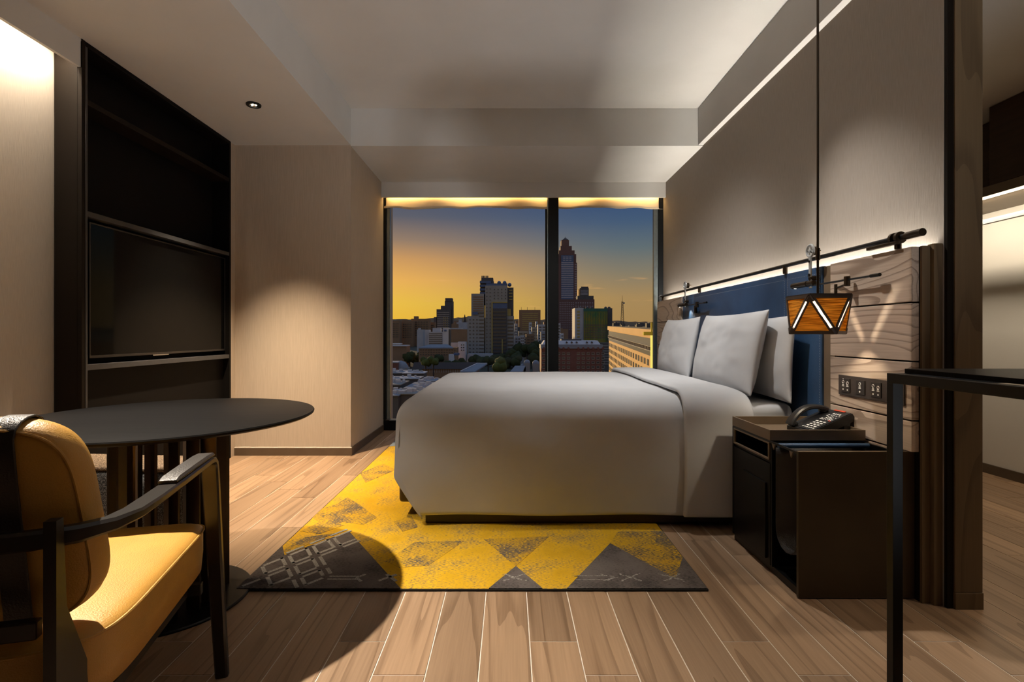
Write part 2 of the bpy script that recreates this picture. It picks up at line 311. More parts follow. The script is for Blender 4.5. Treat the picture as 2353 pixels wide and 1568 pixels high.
def sweep(bm, pts, w, h, side_ref=Vector((0, 0, 1)), rnd=.25):
    """rounded rectangular bar along pts; w across (perpendicular to side_ref), h along side_ref"""
    rings = []
    for i, p in enumerate(pts):
        t = frame_dirs(pts, i); u = (side_ref-t*side_ref.dot(t)).normalized(); s = t.cross(u).normalized()
        ww = w[i] if isinstance(w, (list, tuple)) else w; hh = h[i] if isinstance(h, (list, tuple)) else h
        c = min(ww, hh)*rnd
        prof = [(-ww/2+c, -hh/2), (ww/2-c, -hh/2), (ww/2, -hh/2+c), (ww/2, hh/2-c), (ww/2-c, hh/2), (-ww/2+c, hh/2), (-ww/2, hh/2-c), (-ww/2, -hh/2+c)]
        rings.append([bm.verts.new(Vector(p)+s*a+u*b) for a, b in prof])
    n = 8
    for a, b in zip(rings, rings[1:]):
        for k in range(n): bm.faces.new((a[k], a[(k+1) % n], b[(k+1) % n], b[k]))
    bm.faces.new(rings[0][::-1]); bm.faces.new(rings[-1])
    return bm
def lathe(bm, prof, n=48, c=(0, 0), cap=True):
    rings = [[bm.verts.new((c[0]+r*math.cos(2*PI*k/n), c[1]+r*math.sin(2*PI*k/n), z)) for k in range(n)] for r, z in prof]
    for a, b in zip(rings, rings[1:]):
        for k in range(n): bm.faces.new((a[k], a[(k+1) % n], b[(k+1) % n], b[k]))
    if cap: bm.faces.new(rings[0][::-1]); bm.faces.new(rings[-1])
    return bm
def cyl(bm, c, axis, r, l, n=20):
    """cylinder centred at c"""
    d = {'X': Vector((1, 0, 0)), 'Y': Vector((0, 1, 0)), 'Z': Vector((0, 0, 1))}[axis] if isinstance(axis, str) else Vector(axis).normalized()
    return tube(bm, [Vector(c)-d*l/2, Vector(c)+d*l/2], r, n)
def grid_surface(bm, fn, nu, nv, close=False):
    g = [[bm.verts.new(fn(i/nu, j/nv)) for j in range(nv+1)] for i in range(nu+1)]
    for i in range(nu):
        for j in range(nv): bm.faces.new((g[i][j], g[i+1][j], g[i+1][j+1], g[i][j+1]))
    return g
def sphere(bm, c, r, sub=2, sq=(1, 1, 1)):
    mtx = Matrix.Translation(c) @ Matrix.Diagonal((*sq, 1))
    bmesh.ops.create_icosphere(bm, subdivisions=sub, radius=r, matrix=mtx); return bm

def wloc(p):
    v = Vector((0, 0, 0))
    while p is not None: v += p.location; p = p.parent
    return v
def obj(name, bm, m, parent=None, local=False, smooth=False, mods=None, origin=None, kind=None, label=None):
    bmesh.ops.recalc_face_normals(bm, faces=bm.faces[:])
    me = bpy.data.meshes.new(name)
    if parent is not None and not local:
        off = wloc(parent); bmesh.ops.translate(bm, verts=bm.verts[:], vec=-off); loc = Vector((0, 0, 0))
    elif parent is None:
        if origin is None and not local:
            xs = [v.co for v in bm.verts]
            lo = Vector([min(v[i] for v in xs) for i in range(3)]); hi = Vector([max(v[i] for v in xs) for i in range(3)])
            origin = Vector(((lo.x+hi.x)/2, (lo.y+hi.y)/2, lo.z))
        origin = Vector(origin) if origin is not None else Vector((0, 0, 0))
        bmesh.ops.translate(bm, verts=bm.verts[:], vec=-origin); loc = origin
    else: loc = Vector((0, 0, 0))
    bm.to_mesh(me); bm.free()
    if smooth:
        for p in me.polygons: p.use_smooth = True
        if smooth != 'all':
            try: me.set_sharp_from_angle(angle=math.radians(40))
            except Exception: pass
    for mm in (m if isinstance(m, (list, tuple)) else [m]): me.materials.append(M[mm] if isinstance(mm, str) else mm)
    o = bpy.data.objects.new(name, me); COL.objects.link(o); o.location = loc
    if parent is not None: o.parent = parent
    if kind: o['kind'] = kind
    if label: o['label'] = label
    for t, kw in (mods or []):
        md = o.modifiers.new(t.lower(), t)
        for k, v in kw.items(): setattr(md, k, v)
    return o
def tag(o, label, cat, group=None):
    o['label'] = label; o['category'] = cat
    if group: o['group'] = group
    return o
def thing(name, label, cat, loc=(0, 0, 0), rotz=0, group=None):
    o = bpy.data.objects.new(name, None); COL.objects.link(o); o.location = loc; o.rotation_euler = (0, 0, rotz); o.empty_display_size = .1
    return tag(o, label, cat, group)
def struct(name, bm, m, **k):
    o = obj(name, bm, m, **k)
    if o.parent is None: o['kind'] = 'structure'
    return o
def copy_tree(o, parent=None):
    c = o.copy(); COL.objects.link(c)
    if parent is not None: c.parent = parent
    for ch in list(o.children): copy_tree(ch, c)
    return c

# ------------------------------------------------------------------ room shell
ZL, ZH = 2.556, 2.86
XW = 1.593                                   # right wall with the headboard
YB = -1.3                                    # wall behind the camera
floor = struct('floor', Box(-2.45, 3.46, YB-.05, 5.32, -.06, -.0015), 'grout', origin=(0, 0, 0))
PW, PL = .156, .9665
gap = .0042
pl_me = None
off4 = [1.641, 1.479, 1.315, 1.151]
npl = 0
for k in range(-16, 22):
    x0 = .0648+k*PW
    y = off4[k % 4]-PL*5
    while y < 5.3:
        ya, yb = max(y, YB), min(y+PL, 5.3)
        xa, xb = max(x0, -2.42), min(x0+PW, 3.44)
        if yb-ya > .03 and xb-xa > .01 and (yb > -.6):
            full = abs((yb-ya)-PL) < 1e-6 and abs((xb-xa)-PW) < 1e-6
            if full and pl_me is not None:
                o = bpy.data.objects.new('plank', pl_me); COL.objects.link(o); o.parent = floor
            else:
                bm = Box(-(xb-xa)/2+gap/2, (xb-xa)/2-gap/2, -(yb-ya)/2+gap/2, (yb-ya)/2-gap/2, -.004, 0)
                o = obj('plank', bm, 'plank', floor, local=True)
                if full: pl_me = o.data
            o.location = ((xa+xb)/2, (ya+yb)/2, 0); npl += 1
        y += PL
# walls
struct('wall_left', Box(-2.48, -2.40, YB, 4.2, 0, ZL+.4), 'wallpaper_light', origin=(0, 0, 0))
struct('wall_pillar', Box(-2.45, -1.308, 4.158, 5.30, 0, ZL+.4), 'pillar', origin=(0, 0, 0))
struct('wall_right', Box(XW, 1.715, 1.852, 5.32, 0, ZL+.4), 'wallpaper', origin=(0, 0, 0))
struct('wall_back', Box(-2.48, 3.5, YB-.08, YB, 0, ZH+.1), 'wardrobe', origin=(0, 0, 0))
struct('wall_wardrobe', Box(3.44, 3.5, YB, 4.3, 0, ZL+.4), 'plaster', origin=(0, 0, 0))
struct('wall_entry', Box(1.715, 3.5, 4.25, 4.33, 0, ZL+.4), 'plaster', origin=(0, 0, 0))
# ceilings
struct('ceiling', Box(-1.36, XW+.2, YB, 4.30, ZH, ZH+.06), 'plaster', origin=(0, 0, 0))
struct('ceiling_left', Box(-2.45, -1.308, YB, 4.158, ZL, ZL+.36), 'plaster', origin=(0, 0, 0))
struct('ceiling_right', Box(1.552, 1.715, 1.6, 4.158, ZL, ZL+.36), 'plaster', origin=(0, 0, 0))
struct('ceiling_entry', Box(1.715, 3.5, YB, 4.3, 2.42, ZH+.06), 'plaster', origin=(0, 0, 0))
struct('ceiling_entry_side', Box(1.552, 1.715, YB, 1.6, 2.556, ZH), 'plaster', origin=(0, 0, 0))
struct('ceiling_window', Box(-1.308, XW, 4.158, 5.32, ZL-.006, ZH+.06), 'plaster', origin=(0, 0, 0))
struct('trim_1', Box(-1.308, XW, 5.150, 5.172, 2.397, ZL), 'plaster', origin=(0, 0, 0))          # board hiding the blind
struct('trim_2', Box(-2.273, -2.255, YB, 2.654, 2.405, ZL), 'plaster', origin=(0, 0, 0))         # cove lip over the left wall
# baseboards
struct('baseboard_pillar', Box(-2.27, -1.308, 4.146, 4.158, 0, .064), 'baseboard', origin=(0, 0, 0))
struct('baseboard_pillar_side', Box(-1.308, -1.296, 4.146, 5.2, 0, .064), 'baseboard', origin=(0, 0, 0))
struct('baseboard_wardrobe', Box(3.428, 3.44, YB, 4.25, 0, .066), 'baseboard', origin=(0, 0, 0))
struct('trim_3', Box(-2.27, -1.30, 4.149, 4.158, .064, .069), 'grout', origin=(0, 0, 0))
struct('trim_4', Box(-2.285, -2.262, 4.09, 4.158, 0, ZL), 'pillar', origin=(0, 0, 0))

# window
win = struct('window_1', Box(-1.308, XW, 5.235, 5.30, 0, .105), 'black_frame', origin=(0, 0, 0))
obj('window_sill', Box(-1.24, 1.5, 5.205, 5.30, .105, .113, .002), 'alu', win)
obj('window_head', Box(-1.308, XW, 5.25, 5.30, 2.46, 2.55), 'black_frame', win)
obj('window_jamb', Box(-1.308, -1.281, 5.23, 5.30, .113, 2.46), 'black_frame', win)
obj('window_jamb', Box(1.545, XW, 5.23, 5.30, .113, 2.46), 'black_frame', win)
obj('window_stile', Box(-1.281, -1.242, 5.25, 5.29, .113, 2.46, .004), 'alu', win, label='grey aluminium edge of the window frame')
obj('window_stile', Box(1.498, 1.545, 5.25, 5.29, .113, 2.46, .004), 'alu', win, label='grey aluminium edge of the window frame')
obj('window_mullion', Box(.398, .504, 5.19, 5.30, .113, 2.46, .004), 'black_frame', win)
obj('mullion_strip', Box(.388, .400, 5.21, 5.29, .113, 2.46, .002), 'alu', win)
obj('mullion_strip', Box(.372, .388, 5.24, 5.29, .113, 2.46, .002), 'black_frame', win)
obj('window_pane', Box(-1.242, .372, 5.262, 5.270, .113, 2.46), 'glass', win)
obj('window_pane', Box(.504, 1.498, 5.262, 5.270, .113, 2.46), 'glass', win)

# roller blind, lit from the cove
bm = bmesh.new()
def blind_fn(u, v):
    x = -1.300+u*2.885
    wv = .006*math.sin(x*5.1)+.004*math.sin(x*12.3+1)+.003*math.sin(x*23)
    z = 2.50-v*(.198+wv)
    return (x, 5.228-.010*math.sin(v*PI)*math.sin(x*7+1)-.006*v*math.sin(x*15), z)
grid_surface(bm, blind_fn, 90, 8)
tag(obj('roller_blind', bm, 'blind', smooth='all', mods=[('SOLIDIFY', dict(thickness=.004))]), 'raised cream cloth blind glowing along the top of the window', 'blind')

# ------------------------------------------------------------------ downlight fitting in the left ceiling
for i, (x, y, z, *_r) in enumerate(SPOTS):
    t = thing('downlight', ('small round ceiling downlight before the brown pillar', 'round ceiling downlight above the round black table')[i], 'light', (x, y, z))
    bm = bmesh.new(); lathe(bm, [(.030, ZL-.010), (.046, ZL-.010), (.048, ZL-.004), (.048, ZL+.002), (.030, ZL+.002), (.030, ZL-.010)], 32, (x, y), cap=False)
    obj('ring', bm, 'black_metal', t, smooth=True)
    bm = bmesh.new(); lathe(bm, [(.030, ZL-.006), (.027, ZL-.001), (.018, ZL+.003)], 24, (x, y), cap=False); obj('reflector', bm, 'chrome', t, smooth=True)
    for k in range(3):
        a = k*2*PI/3+.6
        bm = bmesh.new(); sphere(bm, (x+.014*math.cos(a), y+.014*math.sin(a), ZL-.002), .006, 1); obj('lens', bm, 'lamp_glow', t, smooth=True)

# ------------------------------------------------------------------ television cabinet
XC = -2.25
cab = thing('television_cabinet', 'tall black built-in cabinet framing the television on the left wall', 'cabinet', (-2.33, 3.36, 0))
obj('side_panel', Box(-2.395, -2.2735, 2.654, 2.676, 0, 2.535, .001), 'cab_side', cab)
obj('side_panel', Box(-2.273, XC, 2.6545, 2.676, 0, 2.404, .001), 'cab_side', cab)
obj('side_panel', Box(-2.395, XC, 4.052, 4.076, 0, ZL-.002, .001), 'dark_cab', cab)
obj('side_panel', Box(-2.253, XC+.001, 2.655, 2.676, 2.404, ZL-.002), 'cab_side', cab)
obj('back_panel', Box(-2.398, -2.385, 2.676, 4.052, .02, ZL-.004), 'dark_cab', cab)
obj('top_panel', Box(-2.384, XC, 2.676, 4.052, 2.528, ZL-.002, .001), 'dark_cab', cab)
obj('shelf', Box(-2.384, XC, 2.677, 4.051, 2.222, 2.252, .001), 'cab_side', cab)
obj('shelf', Box(-2.384, XC, 2.677, 4.051, 1.628, 1.656, .001), 'cab_edge', cab)
obj('shelf', Box(-2.384, XC, 2.677, 4.051, .806, .836, .001), 'cab_edge', cab)
obj('base_panel', Box(-2.384, -2.30, 2.677, 4.051, .02, .805, .001), 'dark_cab', cab)
obj('stile', Box(XC-.012, XC+.002, 2.676, 2.690, .02, ZL-.03, .001), 'cab_edge', cab)

tv = thing('television', 'large flat black television screen inside the tall cabinet', 'television', (-2.31, 3.40, .868))
obj('casing', Box(-2.383, -2.288, 2.742, 4.045, .874, 1.604, .006), 'plastic', tv)
b = bmesh.new(); y0, y1, z0, z1 = 2.738, 4.048, .868, 1.61
for (a, c, d, e) in ((y0, y1, z0, z0+.014), (y0, y1, z1-.008, z1), (y0, y0+.009, z0+.014, z1-.008), (y1-.009, y1, z0+.014, z1-.008)):
    box(b, -2.29, -2.279, a, c, d, e, .001, 1)
obj('bezel', b, 'tv_bezel', tv)
obj('screen', Box(-2.288, -2.283, y0+.009, y1-.009, z0+.014, z1-.008), 'tv_black', tv)
obj('maker_bar', Box(-2.28, -2.274, 3.22, 3.37, .862, .868), 'chrome', tv, label='small bright bar under the screen')

# ------------------------------------------------------------------ headboard wall
hb = thing('headboard', 'long wall headboard of navy leather between pale oak plank panels', 'headboard', (1.55, 3.5, 0))
ZHB = 1.33
def plank_panel(y0, y1, seams, nm='plank'):
    zs = [.03]+sorted(seams)+[ZHB]
    for a, c in zip(zs, zs[1:]):
        obj(nm, Box(1.50, 1.528, y0 if (a > .5 or y0 > 3) else 1.935, y1, a+.003, c-.003, .0015), 'oak', hb)
    obj('plank_backing', Box(1.5285, 1.556, y0+.002, y1-.002, .0, ZHB-.004), 'cab_side', hb)
plank_panel(1.884, 2.361, [.675, .897, 1.1185, .556, .30])
plank_panel(4.415, 5.13, [.675, .897, 1.1185, .40])
obj('filler_strip', Box(1.522, 1.556, 2.363, 2.445, 0, ZHB-.004), 'tray', hb)
for (a, c) in ((2.447, 2.76), (2.762, 4.16), (4.162, 4.412)):
    obj('leather_panel', Box(1.512, 1.556, a, c, .03, ZHB, .007, 3), 'blue_leather', hb, smooth=True)
b = bmesh.new()
for yy in (2.462, 2.745, 2.777, 4.145, 4.177, 4.397):
    z = .45
    while z < ZHB-.03:
        box(b, 1.5112, 1.5125, yy-.001, yy+.001, z, z+.007); z += .0125
for (a, c) in ((2.47, 2.74), (2.785, 4.135), (4.19, 4.39)):
    y = a
    while y < c: box(b, 1.5112, 1.5125, y, y+.008, ZHB-.035, ZHB-.033); y += .014
obj('stitching', b, 'stitch', hb, kind='stuff')
obj('back_channel', Box(1.557, 1.564, 1.884, 5.13, 0, ZHB-.02), 'cab_side', hb)
obj('end_trim', Box(1.532, 1.556, 1.94, 1.99, 0, ZHB-.002), 'oak_post', hb) if False else None
obj('end_strip', Box(1.5645, 1.606, 1.855, 1.90, 0, ZHB+.004, .001), 'oak_post', hb) if False else None
# wood end pieces in front of the wall end
post = thing('timber_post', 'full-height brown oak post closing the wall end behind the black console', 'post', (1.66, 1.855, 0))
obj('post_shaft', Box(1.617, 1.717, 1.832, 1.851, .061, ZL-.002, .001), 'oak_post', post)
obj('post_plinth', Box(1.616, 1.718, 1.829, 1.851, 0, .060, .001), 'oak_post', post)
obj('post_return', Box(1.716, 1.726, 1.852, 2.2, 0, ZL-.14, .001), 'oak_post', post)
obj('shadow_strip', Box(1.594, 1.617, 1.838, 1.851, 0, ZL-.002), 'cab_side', post)  # dark strip stands in for the shade in the gap by the post
trim = thing('headboard_end_trim', 'narrow vertical oak strip at the near end of the headboard', 'trim', (1.58, 1.87, 0))
obj('strip', Box(1.566, 1.6, 1.853, 1.885, 0, ZHB+.006, .001), 'oak_post', trim) if False else obj('strip', Box(1.561, 1.5925, 1.856, 1.884, 0, ZHB+.004, .001), 'oak_post', trim)
obj('recess_board', Box(1.53, 1.560, 1.872, 1.8835, 0, ZHB-.002, .001), 'oak_post', trim)

# rail along the headboard top
rail = thing('headboard_rail', 'long black metal tube running along the top of the headboard', 'rail', (1.50, 3.4, 1.33))
RZ, RX = 1.374, 1.512
bm = bmesh.new(); cyl(bm, (RX, (1.90+5.04)/2, RZ), 'Y', .0105, 5.04-1.90, 16); obj('tube', bm, 'rail', rail, smooth=True)
bm = bmesh.new(); cyl(bm, (RX, 1.885, RZ), 'Y', .0145, .075, 20); obj('end_cap', bm, 'bronze', rail, smooth=True)
bm = bmesh.new(); cyl(bm, (RX, 5.05, RZ), 'Y', .016, .03, 20); obj('end_cap', bm, 'steel', rail, smooth=True)
for y in (1.965, 2.77, 4.02, 4.98):
    bm = bmesh.new(); cyl(bm, (RX, y, (ZHB+RZ)/2), 'Z', .012, RZ-ZHB, 14); obj('support', bm, 'bronze', rail, smooth=True)
for y in (1.955, 1.985):
    bm = bmesh.new(); cyl(bm, (RX, y, RZ), 'Y', .023, .012, 20); obj('clamp_ring', bm, 'bronze', rail, smooth=True)
obj('clamp_plate', Box(RX-.03, RX-.012, 1.94, 2.10, RZ-.028, RZ-.016, .002), 'bronze', rail)

# reading lamps riding on the rail by a spoked pulley
def reading_lamp(y0, label, lit):
    t = thing('reading_lamp', label, 'lamp', (RX-.035, y0, RZ), group=None)
    X = RX-.038; zc = RZ+.034
    bm = bmesh.new()
    n = 40
    prof = []
    for k in range(n):
        a = 2*PI*k/n
    ring_pts = [(X, y0+.0285*math.cos(2*PI*k/n), zc+.0285*math.sin(2*PI*k/n)) for k in range(n+1)]
    tube(bm, ring_pts, .0058, 8, caps=False)
    obj('wheel_rim', bm, 'steel', t, smooth=True)
    for k in range(4):
        a = k*PI/4+.3
        bm = bmesh.new(); sweep(bm, [(X, y0-.027*math.cos(a), zc-.027*math.sin(a)), (X, y0+.027*math.cos(a), zc+.027*math.sin(a))], .004, .004); obj('spoke', bm, 'steel', t)
    bm = bmesh.new(); cyl(bm, (X, y0, zc), 'X', .007, .012, 14); obj('hub', bm, 'steel', t, smooth=True)
    bm = bmesh.new(); cyl(bm, (X+.022, y0, zc), 'X', .022, .016, 24); cyl(bm, (X+.03, y0, zc), 'X', .005, .04, 12); obj('pulley', bm, 'bronze', t, smooth=True)
    obj('hanger_bar', Box(X-.004, X+.004, y0-.009, y0+.009, RZ-.095, zc-.02, .002), 'steel', t)
    bm = bmesh.new(); cyl(bm, (X-.005, y0, RZ-.018), 'X', .006, .006, 14); obj('bolt', bm, 'rail', t, smooth=True)
    bm = bmesh.new(); cyl(bm, (X-.005, y0, RZ-.085), 'X', .008, .006, 14); obj('bolt', bm, 'rail', t, smooth=True)
    bm = bmesh.new(); cyl(bm, (X+.012, y0, RZ-.1), 'X', .012, .03, 14); obj('pivot', bm, 'bronze', t, smooth=True)
    for d in (-.007, .007):
        bm = bmesh.new(); cyl(bm, (X, y0+d, RZ-.11), 'Z', .003, .035, 8); obj('link', bm, 'steel', t, smooth=True)
    zl = 1.249
    bm = bmesh.new(); tube(bm, [(X, y0-.03, zl), (X, y0+.02, zl), (X, y0+.02, zl), (X, y0+.15, zl-.001)], [.013, .013, .015, .015], 18); obj('lamp_head', bm, 'bronze', t, smooth=True)
    bm = bmesh.new(); sphere(bm, (X+.004, y0+.01, zl-.019), .006, 1); obj('knob', bm, 'steel', t, smooth=True)
    bm = bmesh.new(); sphere(bm, (X-.004, y0-.015, zl-.02), .006, 1); obj('knob', bm, 'steel', t, smooth=True)
    bm = bmesh.new(); cyl(bm, (X, y0+.13, zl-.0145), 'Z', .005, .003, 12); obj('lamp_lens', bm, 'lamp_glow', t)
    bm = bmesh.new(); cyl(bm, (X, y0-.22, zl-.012), 'Y', .0045, .40, 10); obj('arm_rod', bm, 'rail', t, smooth=True)
    bm = bmesh.new(); cyl(bm, (X, y0-.44, zl-.012), 'Y', .0075, .05, 12); obj('rod_tip', bm, 'black_metal', t, smooth=True)
    bm = bmesh.new(); cyl(bm, (X, y0-.27, zl-.018), 'Z', .0125, .042, 16); obj('joint', bm, 'bronze', t, smooth=True)
    bm = bmesh.new(); sweep(bm, [(X, y0-.27, zl-.03), (X+.03, y0-.16, zl-.036)], .012, .006); obj('swing_arm', bm, 'bronze', t)
    bm = bmesh.new(); cyl(bm, (X+.03, y0-.155, zl-.05), 'Z', .011, .06, 16); cyl(bm, (X+.034, y0-.155, zl-.06), 'X', .006, .008, 10); obj('wall_joint', bm, 'bronze', t, smooth=True)
    return t
reading_lamp(2.475, 'near pulley reading lamp on the headboard rail, behind the pendant cord', False)
reading_lamp(4.24, 'far pulley reading lamp on the headboard rail, beside the window', True)
for (yy, e) in ((4.19, 3.0), (2.50, 1.0)):
    aim(light('reading_lamp_beam', 'SPOT', (1.462, yy+.05, 1.228), e, WARM2, spot_size=math.radians(75), spot_blend=.7, shadow_soft_size=.008), (1.53, yy-.02, 1.05))

# switch plate
sp = thing('switch_plate', 'brown bedside switch plate with white icons on the oak panel', 'switch', (1.5, 2.10, .77))
obj('cover', Box(1.494, 1.4995, 1.912, 2.294, .728, .816, .0015), 'plate', sp)
for i, yc in enumerate((2.2417, 2.149, 2.056, 1.962)):
    obj('module', Box(1.4905, 1.4945, yc-.029, yc+.027, .742, .803, .001), 'module', sp)
    b = bmesh.new()
    cols = (0,) if i == 1 else (.014, -.014)
    for j, dy in enumerate(cols):
        ring = [(1.4902, yc+dy+.006*math.cos(a*PI/8), .787-.004*j+.006*math.sin(a*PI/8)) for a in range(17)]
        tube(b, ring, .0012, 4, caps=False)
        for q in range(2): box(b, 1.4899, 1.4906, yc+dy-.005+q*.006, yc+dy-.0005+q*.006, .7725, .777)
        box(b, 1.4899, 1.4906, yc+dy-.007, yc+dy+.007, .767, .7705)
        cyl(b, (1.4903, yc+dy, .754-.001*j), 'X', .0038, .001, 12)
    if i == 0: box(b, 1.4899, 1.4906, yc+.011, yc+.017, .798, .801)
    obj('icons', b, 'print', sp, kind='stuff')

# ------------------------------------------------------------------ pendant lamp (square antiprism shade)
PX, PY = 1.291, 2.115; ZT, ZBm = 1.158, 1.0
pend = thing('pendant_lamp', 'faceted translucent timber pendant lamp hanging over the nightstand', 'lamp', (PX, PY, ZBm))
s = .086
T = [Vector((PX+sx*s, PY+sy*s, ZT)) for sx, sy in ((-1, -1), (1, -1), (1, 1), (-1, 1))]
rb = .116
Bv = [Vector((PX+rb*math.cos(a), PY+rb*math.sin(a), ZBm)) for a in (-PI/2, 0, PI/2, PI)]   # near, right, back, left
tris = []
for i in range(4):
    tris.append((T[i], T[(i+1) % 4], Bv[i]))                 # point-down
    tris.append((Bv[i], Bv[(i+1) % 4], T[(i+1) % 4]))        # point-up
ctr = Vector((PX, PY, (ZT+ZBm)/2))
for tr in tris:
    c = (tr[0]+tr[1]+tr[2])/3; nrm = (tr[1]-tr[0]).cross(tr[2]-tr[0]).normalized()
    if nrm.dot(c-ctr) < 0: nrm = -nrm
    k = [c+(p-c)*.80 for p in tr]
    bm = bmesh.new(); prism(bm, k, nrm*.0015); obj('veneer_panel', bm, 'veneer', pend)
    # frame battens along the three edges of this face, leaving a slit on the slanted corners
    bm = bmesh.new()
    for a_, b_ in ((0, 1), (1, 2), (2, 0)):
        P, Q = tr[a_], tr[b_]; slant = abs(P.z-Q.z) > .05
        inn = .022 if slant else 0.0
        P2, Q2 = c+(P-c)*.75, c+(Q-c)*.75
        o1, o2 = c+(P-c)*(.91 if slant else 1.0), c+(Q-c)*(.91 if slant else 1.0)
        prism(bm, [o1, o2, Q2, P2], nrm*.004)
    obj('frame', bm, 'shade_frame', pend)
# solid corner pieces so that each slit is closed at both ends
for i in range(4):
    for P, Q in ((T[i], Bv[i]), (T[(i+1) % 4], Bv[i])):
        bm = bmesh.new()
        pass
        bm.free()
        for (u0, u1) in ((0, .15), (.85, 1)):
            w_ = .015 if u0 > .5 else .0105; bm = bmesh.new(); sweep(bm, [P.lerp(Q, u0).lerp(ctr, .03), P.lerp(Q, u1).lerp(ctr, .03)], w_, w_, Vector((0, 0, 1))); obj('corner_block', bm, 'shade_frame', pend)
        pi_ = [P.lerp(Q, .15).lerp(ctr, .05), P.lerp(Q, .85).lerp(ctr, .05)]
        bm = bmesh.new(); sweep(bm, pi_, .012, .0015, ((pi_[0]+pi_[1])/2-ctr).normalized(), .1); obj('light_slit', bm, 'diffuser', pend, label='bright diffuser strip in the slit')
bm = bmesh.new(); prism(bm, [p+Vector((0, 0, .0)) for p in T], (0, 0, .006)); obj('top_plate', bm, 'shade_frame', pend)
bm = bmesh.new(); sphere(bm, (PX, PY, 1.085), .017, 2); obj('bulb', bm, 'bulb', pend, smooth=True)
bm = bmesh.new(); cyl(bm, (PX, PY, 1.13), 'Z', .012, .06, 14); obj('socket', bm, 'black_metal', pend, smooth=True)
bm = bmesh.new(); cyl(bm, (PX, PY, (ZT+2.86)/2+.003), 'Z', .0047, 2.86-ZT-.006, 10); obj('rod', bm, 'bronze', pend, smooth=True)
bm = bmesh.new(); cyl(bm, (PX, PY, 1.335), 'Z', .0085, .05, 12); obj('rod_collar', bm, 'bronze', pend, smooth=True)
bm = bmesh.new(); cyl(bm, (PX, PY, 2.852), 'Z', .04, .016, 24); obj('ceiling_rose', bm, 'bronze', pend, smooth=True)

# ------------------------------------------------------------------ rug
ZR = .010
rug = thing('rug', 'mustard yellow rug with charcoal triangles lying under the bed', 'rug', (-.147, 3.36, 0))
RX0, RX1, RY0, RY1 = -1.066, .772, 1.958, 4.80
def fl(x, y):           # photo pixel to a point on the rug surface
    k = (1-ZR)/(y-VY)
    return ((x-VX)*k, F*k)
obj('pile', Box(RX0+.004, RX1-.004, RY0+.004, RY1-.004, .0005, ZR, .002, 1), 'rug_yellow', rug)
b = bmesh.new()
for (a, c, d, e) in ((RX0, RX1, RY0, RY0+.006), (RX0, RX1, RY1-.006, RY1), (RX0, RX0+.006, RY0+.006, RY1-.006), (RX1-.006, RX1, RY0+.006, RY1-.006)):
    box(b, a, c, d, e, .0004, ZR-.0005, .0015, 1)
obj('binding', b, 'rug_edge', rug)
NP = [0]
def patch(name, pts, m, lift, label=None):
    NP[0] += 1; lift += NP[0]*.00009
    b = bmesh.new(); q = [(min(max(p[0], RX0+.0045), RX1-.0045), min(max(p[1], RY0+.0045), RY1-.0045)) for p in pts]
    prism(b, [(p[0], p[1], ZR-.001) for p in q], (0, 0, .001+lift)); return obj(name, b, m, rug, label=label)
fp = lambda *pp: [fl(*p) for p in pp]
patch('speckled_patch', fp((705, 1190), (735, 1168), (772, 1160), (799, 1143), (828, 1162), (866, 1190), (835, 1207), (790, 1200), (750, 1212)), 'rug_speckle', .0006)
patch('speckled_patch', fp((640, 1254), (700, 1196), (800, 1206), (805, 1222), (654, 1278)), 'rug_speckle', .0005) if False else None
patch('speckled_patch', fp((887, 1291), (953, 1246), (1066, 1244), (985, 1300), (920, 1306)), 'rug_speckle', .0006)
patch('speckled_patch', fp((1112, 1240), (1262, 1233), (1185.4, 1302)), 'rug_speckle', .0006)
patch('speckled_patch', fp((1402, 1249), (1552.6, 1332), (1569, 1281), (1533, 1222), (1420, 1222)), 'rug_speckle', .0006)
patch('speckled_patch', fp((800, 1088), (880, 1066), (910, 1080), (840, 1110)), 'rug_speckle', .0006)
patch('speckled_patch', fp((648, 1266), (700, 1236), (770, 1226), (660, 1272)), 'rug_speckle', .0007)
patch('speckled_patch', fp((690, 1222), (745, 1196), (790, 1208), (735, 1228)), 'rug_speckle', .0006)
patch('speckled_patch', fp((905, 1200), (945, 1185), (960, 1212), (925, 1222)), 'rug_speckle', .0006)
patch('charcoal_triangle', fp((540, 1356), (639.8, 1254.8), (653.9, 1277), (801.8, 1221.7), (919, 1356)), 'rug_char', .0012)
patch('charcoal_triangle', fp((1123, 1357), (1185.4, 1302), (1247, 1357)), 'rug_char', .0012)
patch('charcoal_triangle', fp((1304, 1358), (1402, 1249.7), (1552.6, 1331.5), (1569, 1281.6), (1634, 1358)), 'rug_char', .0012)
patch('blue_grey_patch', [(-1.06, 4.795), (-1.06, 4.44), (-.72, 4.62), (-.3, 4.4), (.2, 4.79)], 'rug_blue', .0010)
def line(b, p, q, w, z0=ZR+.0002, z1=ZR+.0022):
    p, q = Vector((*p, 0)), Vector((*q, 0)); d = (q-p).normalized(); n = Vector((-d.y, d.x, 0))*w/2
    prism(b, [(v.x, v.y, z0) for v in (p+n, q+n, q-n, p-n)], (0, 0, z1-z0))
b = bmesh.new()
A = [((-1.061, 2.132), (-.947, 1.972)), ((-1.088, 2.377), (-.812, 1.972)), ((-.930, 2.346), (-.752, 2.075)), ((-.8757, 2.453), (-.80, 2.346))]
Bl = [((-1.060, 2.165), (-.8125, 2.544)), ((-1.058, 1.990), (-.731, 2.422)), ((-.932, 1.972), (-.788, 2.142)), ((-.802, 1.966), (-.7344, 2.046))]
def clipx(p, q):
    return p, q
